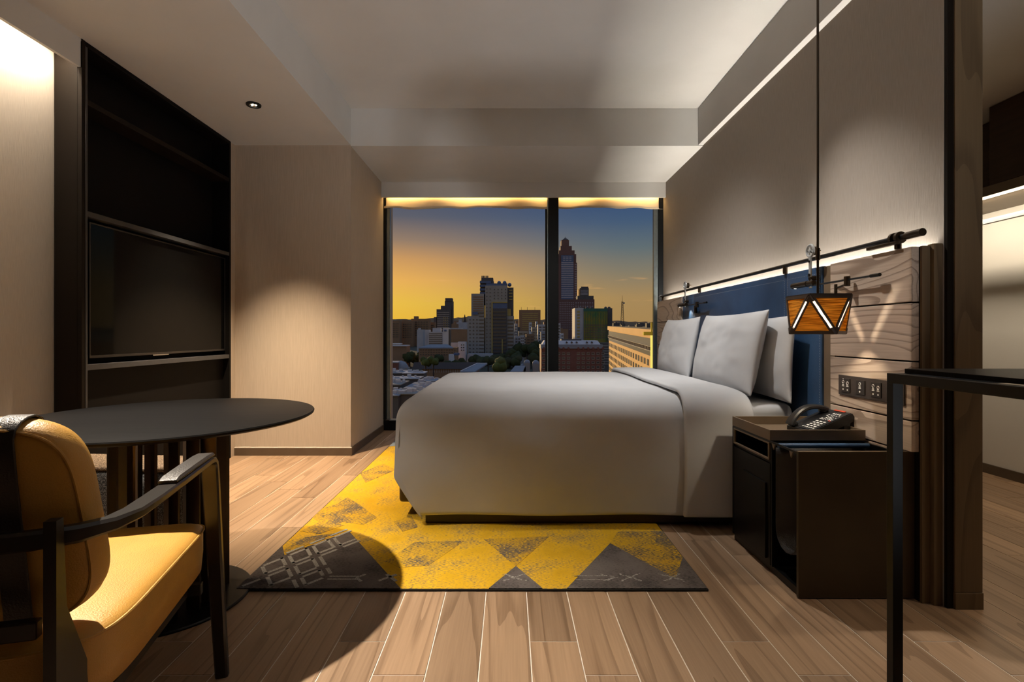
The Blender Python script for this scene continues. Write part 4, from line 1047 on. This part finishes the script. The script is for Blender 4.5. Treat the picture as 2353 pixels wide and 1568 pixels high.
# white L-shaped office
t = bld('white L-shaped office block with tall blank end wall left of centre', 977, 1031, 450, 'office_block')
part(t, 'wing', 'city_pale', 983, 1020, 763, None, 450, 14); part(t, 'end_wall', 'city_white', 1017.5, 1030, 753.5, None, 449, 15); part(t, 'roof_box', 'city_pale', 994, 1012, 754, 763, 454, 8); part(t, 'side_wing', 'city_pale', 977, 986, 758, None, 454, 10)
wins(t, 985, 1017, 765, 797, 7, 1, 450, 'city_glass', .95, .38, 'window_bands'); part(t, 'sign', 'city_blue', 1020.5, 1026, 758, 762, 448.6, .3, 'small blue sign')
part(t, 'stair_panel', 'city_dark', 1030, 1034, 757, None, 452, 10)
t = bld('brown block with pale top behind the white office', 1035, 1073, 560); part(t, 'wall', 'city_brown', 1035, 1073, 757, None, 560); part(t, 'roof_edge', 'city_pale', 1034, 1062, 754, 757, 559.5, 12)
t = bld('pale far block with a pointed roof mast left of the main tower', 1049, 1074, 800); part(t, 'wall', 'city_pale', 1049, 1074, 741, None, 800); part(t, 'roof_box', 'city_pale', 1054, 1060, 734, 741, 802, 6)
b = bmesh.new(); tube(b, [(wx(1067.5, 800), 803, wz(741, 800)), (wx(1067.5, 800), 803, wz(723, 800))], [2.6, .4], 6); obj('mast', b, 'city_metal', t)
t = bld('small white block with six dark windows beside the main tower', 1052, 1072, 400); part(t, 'wall', 'city_white', 1052, 1070, 786, None, 400, 10); wins(t, 1058, 1068, 790, 808, 3, 2, 400, 'city_glass', .45, .4)
part(t, 'side_wing', 'city_pale', 1036, 1052, 788, None, 402, 8)
# main tower
t = bld('tall grey tower with twin stepped blocks and yellow-framed glass front', 1074, 1180, 420, 'main_tower'); D = 420
part(t, 'slab', 'city_grey', 1083, 1112, 675, None, D+2, 16); part(t, 'low_slab', 'city_grey', 1074, 1112, 726.5, None, D, 14)
part(t, 'core', 'city_dark', 1103.5, 1134, 645, 700, D+10, 14); part(t, 'core_top', 'city_dark', 1106, 1133, 638.5, 645, D+11, 10)
for k in range(4): part(t, 'balcony', 'city_blue', 1102.5, 1128, 646+k*8.5, 651+k*8.5, D+8, 3)
for k in range(5): part(t, 'chimney', 'city_dark', 1106.4+k*3.3, 1108.6+k*3.3, 634, 638.5, D+12, 2)
part(t, 'main_slab', 'city_grey', 1115, 1166, 656.5, None, D+3, 18); part(t, 'roof_band', 'city_blue', 1117, 1166, 651.5, 656.5, D+4, 14)
part(t, 'side_slab', 'city_dark', 1166, 1180, 661, None, D+8, 14); part(t, 'lower_side', 'city_grey', 1165, 1181, 726.5, None, D+2, 12)
for xx, yy in ((1147, 650.5), (1159.5, 650.5), (1171, 655)):
    b = bmesh.new(); sphere(b, (wx(xx, D+8), D+8, wz(yy, D+8)), 1.7, 2); obj('dome', b, 'city_blue', t, smooth=True)
part(t, 'glass_front', 'city_dark', 1131, 1165, 709, None, D+.5, 4); part(t, 'glass_band', 'city_blue', 1131, 1165, 697, 709, D+.4, 4)
part(t, 'yellow_frame', 'city_yellow', 1129.5, 1132, 694, None, D, 5); part(t, 'yellow_frame', 'city_yellow', 1132, 1166, 694, 696, D, 5); part(t, 'yellow_frame', 'city_yellow', 1153, 1155.2, 780, None, D-.3, 1)
wins(t, 1132, 1164, 713, 822, 14, 1, D+.4, 'city_glass', .96, .45, 'window_bands'); wins(t, 1086, 1112, 680, 722, 8, 1, D+1.9, 'city_brown', .9, .4, 'window_bands')
wins(t, 1076, 1100, 731, 822, 11, 3, D-.05, 'city_glass', .35, .3); wins(t, 1100, 1113, 715, 822, 13, 1, D-.02, 'city_glass', .85, .28, 'window_bands'); wins(t, 1115, 1130, 660, 822, 19, 2, D+2.9, 'city_glass', .28, .26); wins(t, 1132, 1166, 662, 690, 4, 4, D+2.9, 'city_glass', .2, .35)
wins(t, 1168, 1179, 664, 692, 4, 1, D+7.9, 'city_yellow', .7, .32, 'window_bands'); wins(t, 1166, 1180, 732, 822, 11, 1, D+1.9, 'city_glass', .9, .4, 'window_bands'); part(t, 'bright_panel', 'city_yellow', 1165.5, 1174, 710, 726, D+6, 1)
part(t, 'sign', 'city_blue', 1086, 1098, 717, 723.5, D+.5, .6, 'small blue sign'); part(t, 'podium', 'city_pale', 1074, 1132, 814, None, D-20, 14, 'long pale podium')
# tall slab right of it
t = bld('brown slab block with a sunlit rim put in as ochre and three roof masts', 1193, 1242, 800, 'slab_block'); part(t, 'wall', 'city_brown', 1194, 1242, 712.5, None, 800, 16); wins(t, 1199, 1237, 719, 760, 9, 1, 800, 'city_yellow', .96, .28, 'window_bands')
part(t, 'end_wall', 'city_ochre', 1192.6, 1194, 712.5, None, 799, 17)  # ochre strip stands in for the sunlit left rim of the slab
for xx in (1198, 1211.5, 1229): part(t, 'mast', 'city_metal', xx-.35, xx+.35, 706, 712.5, 806, .5)
for (lab, xa, xb, yt, D, m, rows) in (('white terraced block right of the main tower', 1182, 1189, 744, 520, 'city_pale', 9), ('white balcony block at the foot of the main tower', 1183, 1197, 773, 440, 'city_white', 8), ('grey flat-roofed block below the brown slab', 1191, 1213, 761, 480, 'city_grey', 7),
        ('pale tall narrow block with dark windows in the street', 1196, 1205, 771, 412, 'city_pale', 7), ('brown banded block at the end of the street', 1209, 1228, 768, 430, 'city_brown', 6), ('bright white sunlit tower in front of the brown slab', 1216, 1222, 741, 600, 'city_white', 3), ('small white sunlit tower near the window mullion', 1231, 1235, 739, 620, 'city_white', 3),
        ('blue-white tall block against the window mullion', 1236, 1255, 746, 430, 'city_pale', 9), ('grey clustered block in front of the mullion tower', 1222, 1238, 752, 470, 'city_grey', 6), ('bluish panelled block close to the mullion', 1244, 1262, 763, 400, 'city_roof', 6),
        ('white narrow tower right of the mullion', 1277, 1288, 743, 420, 'city_pale', 5), ('white low tower beside the maroon podium', 1289, 1295, 766, 380, 'city_white', 3)):
    t = bld(lab, xa, xb, D); part(t, 'wall', m, xa, xb, yt, None, D, 12); wins(t, xa+.8, xb-.8, yt+3, yt+3+rows*6.5, rows, 2, D, 'city_glass', .7, .4)
# skyscraper
t = bld('tall maroon skyscraper with stepped crown and spire', 1278, 1327, 1200, 'skyscraper'); D = 1200
part(t, 'shaft', 'city_maroon', 1280, 1326, 604, None, D, 50); part(t, 'step', 'city_maroon', 1281.5, 1324, 584, 604, D+3, 44); part(t, 'step', 'city_maroon', 1284, 1320.5, 575.5, 584, D+6, 38)
part(t, 'step', 'city_maroon', 1288, 1314, 565.5, 575.5, D+9, 30); part(t, 'step', 'city_maroon', 1290, 1307.5, 552, 565.5, D+12, 22)
b = bmesh.new(); c = Vector((wx(1299, D+20), D+22, 0)); q = [Vector((c.x+a*7, c.y+e*7, wz(552, D+20))) for a, e in ((-1, -1), (1, -1), (1, 1), (-1, 1))]; ap = b.verts.new((c.x, c.y, wz(545.5, D+20))); qq = [b.verts.new(v) for v in q]
for k in range(4): b.faces.new((qq[k], qq[(k+1) % 4], ap))
obj('roof', b, 'city_dark', t); b = bmesh.new(); tube(b, [(c.x, c.y, wz(547, D)), (c.x, c.y, wz(540, D))], [.8, .3], 6); obj('spire', b, 'city_metal', t)
part(t, 'glass_panel', 'city_blue', 1289.5, 1318, 587, 688, D-.4, .5); wins(t, 1289.5, 1318, 602, 686, 20, 1, D-.5, 'city_band', .97, .42, 'window_bands'); wins(t, 1293, 1314, 589, 601, 3, 3, D-.5, 'city_band', .75, .35, 'window_bands'); wins(t, 1320, 1326, 606, 686, 20, 1, D-.1, 'city_band', .8, .3, 'window_bands')
t = bld('brown podium block with lit windows at the skyscraper foot', 1283, 1366, 1000, 'podium_block'); D = 1000
part(t, 'wall', 'city_maroon', 1277, 1366, 688, None, D, 40); part(t, 'roof_box', 'city_dark', 1327, 1364, 680, 688, D+8, 20); part(t, 'round_tower', 'city_dark', 1332, 1353, 662, 680, D+10, 18); part(t, 'crown', 'city_dark', 1335, 1352, 659, 662, D+12, 14)
part(t, 'painted_lit_edge', 'city_ochre', 1329.2, 1332.5, 665, 680, D+9, 16); wins(t, 1333, 1352, 666, 679, 4, 1, D+9.9, 'city_band', .9, .35, 'window_bands'); wins(t, 1285, 1320, 694, 760, 16, 8, D, 'city_band', .55, .22); wins(t, 1321, 1364, 694, 706, 4, 8, D, 'city_band', .5, .3)  # ochre strip stands in for sunlight on the roof tower's left edge
# green glass tower
t = bld('green glass tower with grey side wall and round roof vents', 1321, 1407, 450, 'green_tower'); D = 450
part(t, 'side_wall', 'city_pale', 1321, 1341.5, 708, None, D, 20); part(t, 'glass_wall', 'city_green', 1341.5, 1396, 714, None, D-1, 20); part(t, 'top_band', 'city_teal', 1341.5, 1396, 709, 716, D-1.3, 20); part(t, 'dark_end', 'city_dark', 1396, 1407, 708.5, None, D+4, 16)
wins(t, 1326, 1332.5, 713, 778, 9, 1, D, 'city_yellow', .9, .55); wins(t, 1342, 1395, 718, 780, 1, 9, D-1, 'city_teal', .12, 1, 'mullions')
wins(t, 1343, 1395, 745, 779, 6, 1, D-1.05, 'city_glass', .98, .5, 'window_bands')
for xx in (1333, 1349, 1359, 1391.5, 1399.5):
    b = bmesh.new(); sphere(b, (wx(xx, D+6), D+6, wz(708.5, D+6)), 1.5, 2); obj('roof_vent', b, 'city_dark', t, smooth=True)
t = bld('dark low block between the green tower and brick building', 1378, 1402, 300); part(t, 'wall', 'city_dark', 1383, 1402, 788, None, 330, 12); wins(t, 1384, 1400, 792, 840, 8, 1, 330, 'city_grey', .9, .3, 'window_bands')
# brick building with white roof
t = bld('red brick building with white mansard roof and round attic windows', 1245, 1385, 250, 'brick_building'); D = 250
part(t, 'wall', 'city_red', 1244, 1384, 801, None, D, 14); part(t, 'cornice', 'city_roof', 1243, 1385, 792, 801.5, D-.5, 15)
b = bmesh.new(); x0, x1, x2, x3 = wx(1246, D), wx(1252, D), wx(1375, D), wx(1380, D); za, zb = wz(792, D), wz(783, D)
prism(b, [(x0, D+.3, za), (x3, D+.3, za), (x2, D+2, zb), (x1, D+2, zb)], (0, 9, 0)); obj('mansard_roof', b, 'city_white', t); part(t, 'roof_cap', 'city_dark', 1290, 1336, 779.5, 783, D+3, 6)
b = bmesh.new()
for xx in (1302.5, 1314, 1325.5, 1349, 1360.5): cyl(b, (wx(xx, D), D+.8, wz(787, D)), (0, 1, .1), .42, 1.6, 14)
obj('round_windows', b, 'city_glass', t, kind='stuff')
b = bmesh.new()
for c in range(13):
    if c in (6,): continue
    cyl(b, (wx(1249.5+c*11.3, D), D-.35, wz(801, D)), 'Y', .62, .6, 14)
obj('arches', b, 'city_red', t, kind='stuff'); wins(t, 1244, 1390.9, 808, 860, 5, 13, D, 'city_grey', .62, .58, 'window_frames', skip=(6,)); wins(t, 1244, 1390.9, 807.5, 859.5, 5, 13, D-.1, 'city_glass', .5, .36, skip=(6,))
# ochre office seen along its side
t = bld('long ochre office building lit by the sun, right side of the window', 1398, 1510, 150, 'ochre_building')
D1 = 200.0; k_ = D1/150; P0 = Vector((29.5*k_, D1)); dv = Vector((-7.1, -69)).normalized(); nv = Vector((dv.y, -dv.x)); ROOF = 1+18/F*D1
if nv.x > 0: nv = -nv
LEN = 165.0
def fp3(s_, h, o=0): return Vector((P0.x+dv.x*s_+nv.x*o, P0.y+dv.y*s_+nv.y*o, ROOF-GS*s_-h))
def fbox(b, s0, s1, h0, h1, o0, o1):
    v = [b.verts.new(fp3(s_, h, o)) for s_, h, o in ((s0, h1, o0), (s1, h1, o0), (s1, h1, o1), (s0, h1, o1), (s0, h0, o0), (s1, h0, o0), (s1, h0, o1), (s0, h0, o1))]
    for q in ((0, 3, 2, 1), (4, 5, 6, 7), (0, 1, 5, 4), (1, 2, 6, 5), (2, 3, 7, 6), (3, 0, 4, 7)): b.faces.new([v[i] for i in q])
px = F/D1
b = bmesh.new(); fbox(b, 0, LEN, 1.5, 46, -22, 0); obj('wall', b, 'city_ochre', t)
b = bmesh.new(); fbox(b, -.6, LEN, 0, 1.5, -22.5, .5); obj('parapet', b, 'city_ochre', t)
b = bmesh.new(); fbox(b, 0, 108, 1.9, 3.5, -.1, .12); fbox(b, 0, 108, 4.5, 5.6, -.1, .12); obj('glass_strip', b, 'city_glass', t, kind='stuff')
b = bmesh.new(); 
for k in range(54): fbox(b, k*2, k*2+.22, 3.6, 4.5, .0, .35)
fbox(b, 0, 108, 3.5, 3.62, 0, .4); fbox(b, 0, 108, 4.42, 4.55, 0, .4); obj('balustrade', b, 'city_grey', t, kind='stuff')
b = bmesh.new(); fbox(b, 109, 112.5, 1.6, 8.0, -.1, .2); obj('dark_slot', b, 'city_glass', t)
b = bmesh.new()
for r in range(12):
    for c in range(36):
        s0 = 1+c*4.45; fbox(b, s0, s0+2.1, 6.5+r*2.32, 6.5+r*2.32+1.35, -.1, .1)
obj('windows', b, 'city_glass', t, kind='stuff')
rr = random.Random(11)
b = bmesh.new()
for k in range(46):
    s0 = rr.uniform(2, 120); o = rr.uniform(-18, -3); w = rr.uniform(.8, 2.6); h = rr.uniform(.5, 2.4)*(.5+.5*(s0/120))
    fbox(b, s0, s0+w*1.6, -h, 0, o-w, o)
obj('roof_machinery', b, 'city_dark', t, kind='stuff')
b = bmesh.new(); fbox(b, 96, 112, -3.3, -1.2, -10, -9.4); obj('roof_sign', b, 'city_dark', t, label='dark rectangular rooftop sign')
b = bmesh.new(); fbox(b, 112, 135, -3.2, 0, -16, -6); obj('roof_house', b, 'city_ochre', t)
# lattice mast
t = thing('lattice_mast', 'tall lattice radio mast behind the ochre building', 'mast', (wx(1430, 420), 420, wz(742, 420)))
D = 420; cx = wx(1430, D); zb, zt = wz(744, D), wz(693, D)
b = bmesh.new()
for a, e in ((-1, -1), (1, -1), (1, 1), (-1, 1)): tube(b, [(cx+a*1.15, D+e*1.15, zb), (cx+a*.45, D+e*.45, zt)], .13, 4)
for k in range(9):
    u = k/9; v = (k+1)/9; r0 = 1.15-.7*u; r1 = 1.15-.7*v; z0 = zb+(zt-zb)*u; z1 = zb+(zt-zb)*v
    for s_ in (1, -1): tube(b, [(cx-s_*r0, D-r0, z0), (cx+s_*r1, D-r1, z1)], .09, 4)
obj('lattice', b, 'city_metal', t, kind='stuff'); b = bmesh.new(); tube(b, [(cx, D, zt), (cx, D, wz(679, D))], [.18, .08], 5); obj('aerial', b, 'city_metal', t)
b = bmesh.new(); cyl(b, (cx+1.2, D-.6, wz(697, D)), 'Y', .75, .4, 14); obj('dish', b, 'city_grey', t); obj('mast_base', Box(cx-2, cx+2, D-2, D+2, gz(D), zb), 'city_dark', t)
# yellow T-shaped post with a glowing lower part, close to the window
t = thing('yellow_t_post', 'yellow T-shaped post with a glowing lower part just outside beside the pillow', 'lamp', (wx(1497, 26), 26, gz(26))); D = 26
obj('cross_bar', Box(wx(1478, D), wx(1517, D), D-.1, D+.1, wz(771, D), wz(763, D)), 'city_t_post', t); obj('stem', Box(wx(1495.5, D), wx(1498.5, D), D-.05, D+.05, wz(763, D), wz(741, D)), 'city_t_post', t)
obj('glow_tube', Box(wx(1495, D), wx(1499.5, D), D-.05, D+.05, wz(850, D), wz(771, D)), 'glow_tube', t); obj('post', Box(wx(1494, D), wx(1500, D), D-.08, D+.08, gz(D), wz(850, D)), 'city_t_post', t)
# brown roofed school, roofs at lower left
t = bld('long low building with dark brown tiled roof below the trees', 945, 1095, 300, 'low_building'); D = 300
part(t, 'wall', 'city_brown', 970, 1100, 846, None, D, 8); b = bmesh.new()
prism(b, [(wx(948, D), D-1.5, wz(848, D)), (wx(948, D), D+4.5, wz(834, D)), (wx(948, D), D+10.5, wz(848, D))], (wx(1102, D)-wx(948, D), 0, 0)); obj('tiled_roof', b, 'city_tile', t); wins(t, 985, 1060, 849, 857, 2, 14, D, 'city_white', .3, .4)
t = bld('white gabled skylight roof beside the dark tiled roof', 1060, 1118, 260, 'skylight_roof'); D = 262
b = bmesh.new(); prism(b, [(wx(1060, D), D-4, wz(853, D)), (wx(1092, D), D-4, wz(853, D)), (wx(1118, D), D+8, wz(838, D)), (wx(1094, D), D+8, wz(838, D))], (0, 0, -.6)); obj('roof', b, 'city_roof', t)
b = bmesh.new(); tube(b, [(wx(1060, D), D-4, wz(852, D)), (wx(1094, D), D+8, wz(837.4, D)), (wx(1118, D), D+8, wz(837.4, D))], .28, 6); obj('roof_edge', b, 'city_white', t); part(t, 'wall', 'city_red', 1066, 1100, 855, None, D, 6)
t = bld('red-brick hall with pale dome-like roof at the left window edge', 893, 935, 260, 'hall'); D = 260
part(t, 'wall', 'city_red', 890, 914, 834, None, D, 10); part(t, 'roof_edge', 'city_pale', 890, 914, 832, 834.5, D-.4, 10); b = bmesh.new(); sphere(b, (wx(921, D+6), D+6, wz(850, D+6)), 4.4, 2, (1, 1, 1.1)); obj('dome_roof', b, 'city_roof', t, smooth=True); part(t, 'side_wall', 'city_grey', 914, 935, 846, None, D+3, 8)
for (lab, xa, xb, yt, D, m, dep) in (('flat grey-green roof at the far lower left of the window', 880, 924, 857, 215, 'city_roof', 16), ('boxy white parapet roof at the lower left of the window', 925, 974, 857, 200, 'city_white', 7), ('pink-edged flat roof below the white parapet roof', 880, 962, 870, 180, 'city_pale', 9), ('grey flat roof with bright edge near the duvet', 880, 920, 884, 150, 'city_grey', 12), ('blue-grey metal roof nearest the duvet edge', 925, 985, 893, 140, 'city_roof', 18), ('grey canopy roof right of the blue-grey metal roof', 960, 1000, 876, 165, 'city_roof', 10), ('low grey roof with white rim at the bottom of the view', 880, 915, 909, 118, 'city_roof', 12), ('cluster roof with small machines at the bottom of the view', 915, 962, 905, 120, 'city_grey', 12)):
    t = bld(lab, xa, xb, D, 'flat_roof'); part(t, 'wall', 'city_dark', xa, xb, yt+2, None, D, dep); part(t, 'roof', m, xa-1, xb+1, yt, yt+2, D-.6, dep+1)
    b = bmesh.new()
    for k in range(7):
        x = wx(rr.uniform(xa+3, xb-6), D); w = rr.uniform(.6, 1.6); y = D+rr.uniform(1, dep-3); z = wz(yt, D); box(b, x, x+w, y, y+w, z, z+rr.uniform(.4, 1.1))
    obj('roof_machinery', b, 'city_pale', t, kind='stuff')
t = bld('long block with two bright roof edges at the left window frame', 880, 935, 380, 'terrace_block'); part(t, 'wall', 'city_brown', 880, 934, 796, None, 380, 14); part(t, 'roof_edge', 'city_white', 880, 934, 794, 796, 379, 14); part(t, 'roof_edge', 'city_white', 880, 920, 790, 791.5, 388, 8)
t = bld('wide brown school block with grey sloped roof left of centre', 960, 1042, 380, 'school_block'); D = 380; part(t, 'wall', 'city_brown', 962, 1050, 799, None, D, 12); b = bmesh.new(); prism(b, [(wx(962, D), D-.5, wz(799, D)), (wx(1042, D), D-.5, wz(799, D)), (wx(1025, D), D+9, wz(792, D)), (wx(985, D), D+9, wz(792, D))], (0, 0, -.8)); obj('roof', b, 'city_roof', t); wins(t, 964, 1048, 802, 818, 3, 14, D, 'city_glass', .5, .4)
t = bld('small blue-roofed shed in front of the school block', 1030, 1055, 345, 'shed'); part(t, 'wall', 'city_white', 1031, 1043, 815, None, 345, 6); part(t, 'roof', 'city_blue', 1042, 1054, 812, 817, 346, 6)
for (lab, xx, yy, r) in (('largest grey dome at the foot of the brick building', 1231, 836, 2.1), ('middle grey dome left of the largest one', 1211, 834, 1.9), ('smallest grey dome nearest the duvet', 1201, 842, 1.5)):
    t = bld(lab, xx-6, xx+6, 290, 'domed_pavilion'); b = bmesh.new(); sphere(b, (wx(xx, 292), 292, wz(yy, 292)), r, 2); obj('dome', b, 'city_roof', t, smooth=True); part(t, 'drum', 'city_grey', xx-7, xx+7, yy+1, None, 290, 5)
t = bld('glass-topped kiosk roof in front of the smallest dome', 1175, 1208, 250, 'kiosk'); D = 250; b = bmesh.new(); prism(b, [(wx(1172, D), D-4, wz(853, D)), (wx(1200, D), D-4, wz(853, D)), (wx(1208, D), D+4, wz(842, D)), (wx(1184, D), D+4, wz(842, D))], (0, 0, -.4)); obj('roof', b, 'city_roof', t); part(t, 'wall', 'city_pale', 1176, 1198, 854, None, D, 3)

# hazy low blocks in the distance, alike
rr = random.Random(5)
placed = [(190, 330, 995, 1045), (100, 165, 1195, 1255), (-160, -80, 795, 830), (10, 55, 795, 825), (-190, -110, 690, 765), (-70, 50, 555, 640)]
k = 0
while k < 64:
    D = rr.uniform(560, 1500); x = rr.uniform(880, 1500); w = rr.uniform(9, 26); yt = 742+rr.uniform(-6, 16)+6*(1500-D)/940+(4 if x > 1300 else 0)
    dep = rr.uniform(12, 25); bx = (wx(x, D)-2, wx(x+w, D)+2, D-2, D+dep+2)
    if any(bx[0] < q[1] and bx[1] > q[0] and bx[2] < q[3] and bx[3] > q[2] for q in placed): continue
    placed.append(bx); k += 1
    b = pb(bmesh.new(), x, x+w, yt, None, D, dep); pb(b, x+w*.2, x+w*.5, yt-rr.uniform(1, 4), yt, D+3, 6)
    tag(obj('distant_block', b, rr.choice(['city_pale', 'city_grey', 'city_brown', 'city_brown', 'city_dark'])), 'distant low city block on the hazy skyline', 'building', 'distant low blocks on the skyline')
# trees
def tree_mesh(seed, m):
    b = bmesh.new(); r_ = random.Random(seed)
    for k in range(7): sphere(b, (r_.uniform(-1, 1), r_.uniform(-1, 1), r_.uniform(1.6, 3.0)), r_.uniform(.8, 1.3), 2)
    for v in b.verts: v.co += Vector(v.co).normalized()*mnoise.noise(v.co*2.2)*.35
    return b
def tree(x, y, D, s_, m, lab, grp):
    t = thing('city_tree', lab, 'tree', (0, 0, 0), 0, grp)
    t.location = (wx(x, D), D, wz(y, D)-2.2*s_)
    o = obj('crown', tree_mesh(int(x*7+y), m), m, t, local=True, smooth='all'); 
    b = bmesh.new(); tube(b, [(0, 0, (gz(D)-t.location.z)/s_-.2), (0, 0, 2)], .22, 6); obj('trunk', b, 'city_metal', t, local=True); t.scale = (s_,)*3
for i_, (x, y, s_) in enumerate(((904, 826, 2.4), (920, 823, 2.6), (941, 818, 2.9), (955, 824, 2.5), (966, 821, 2.4), (1010, 826, 2.0), (1090, 828, 2.2), (1106, 830, 2.2), (1122, 832, 2.4), (1140, 828, 2.3), (1160, 826, 2.6), (1180, 816, 3.2), (1196, 806, 3.2), (1212, 808, 3.2), (1228, 812, 3.0), (1238, 800, 2.8), (1185, 830, 2.8), (1224, 826, 2.6), (1066, 836, 2.0), (1047, 838, 2.0), (1026, 838, 2.0), (1172, 834, 2.6))):
    D = min(415, 34*F/(y+13-742))-(i_ % 3)*16
    tree(x, y, D, s_*D/345, 'city_tree', 'dark green round-crowned tree among the buildings below', 'dark trees among the low buildings')
for (x, y, s_, lab) in ((1148, 838, 2.6, 'yellow-green tree with sunlight put into its colour just above the duvet edge'), (996, 831, 1.7, 'round olive tree left of the dome-shaped bright tree'), (978, 833, 1.7, 'yellow-green bushy tree beside the brick hall')):
    tree(x, y, 280, s_, 'city_tree_painted_lit', lab, None)
# unseen tower added left of the view to keep the low sun off the room
t = thing('added_sun_blocker', 'unseen grey tower added left of the window view to block the low sun', 'building', (-27, 46, -44)); obj('wall', Box(-46, -12.5, 40, 54, -44, 26), 'city_grey', t)
b = bmesh.new()
for r in range(20):
    for c in range(9): box(b, -45+c*3.6, -43+c*3.6, 39.9, 40.05, -40+r*3.2, -38.2+r*3.2)
obj('windows', b, 'city_glass', t, kind='stuff')
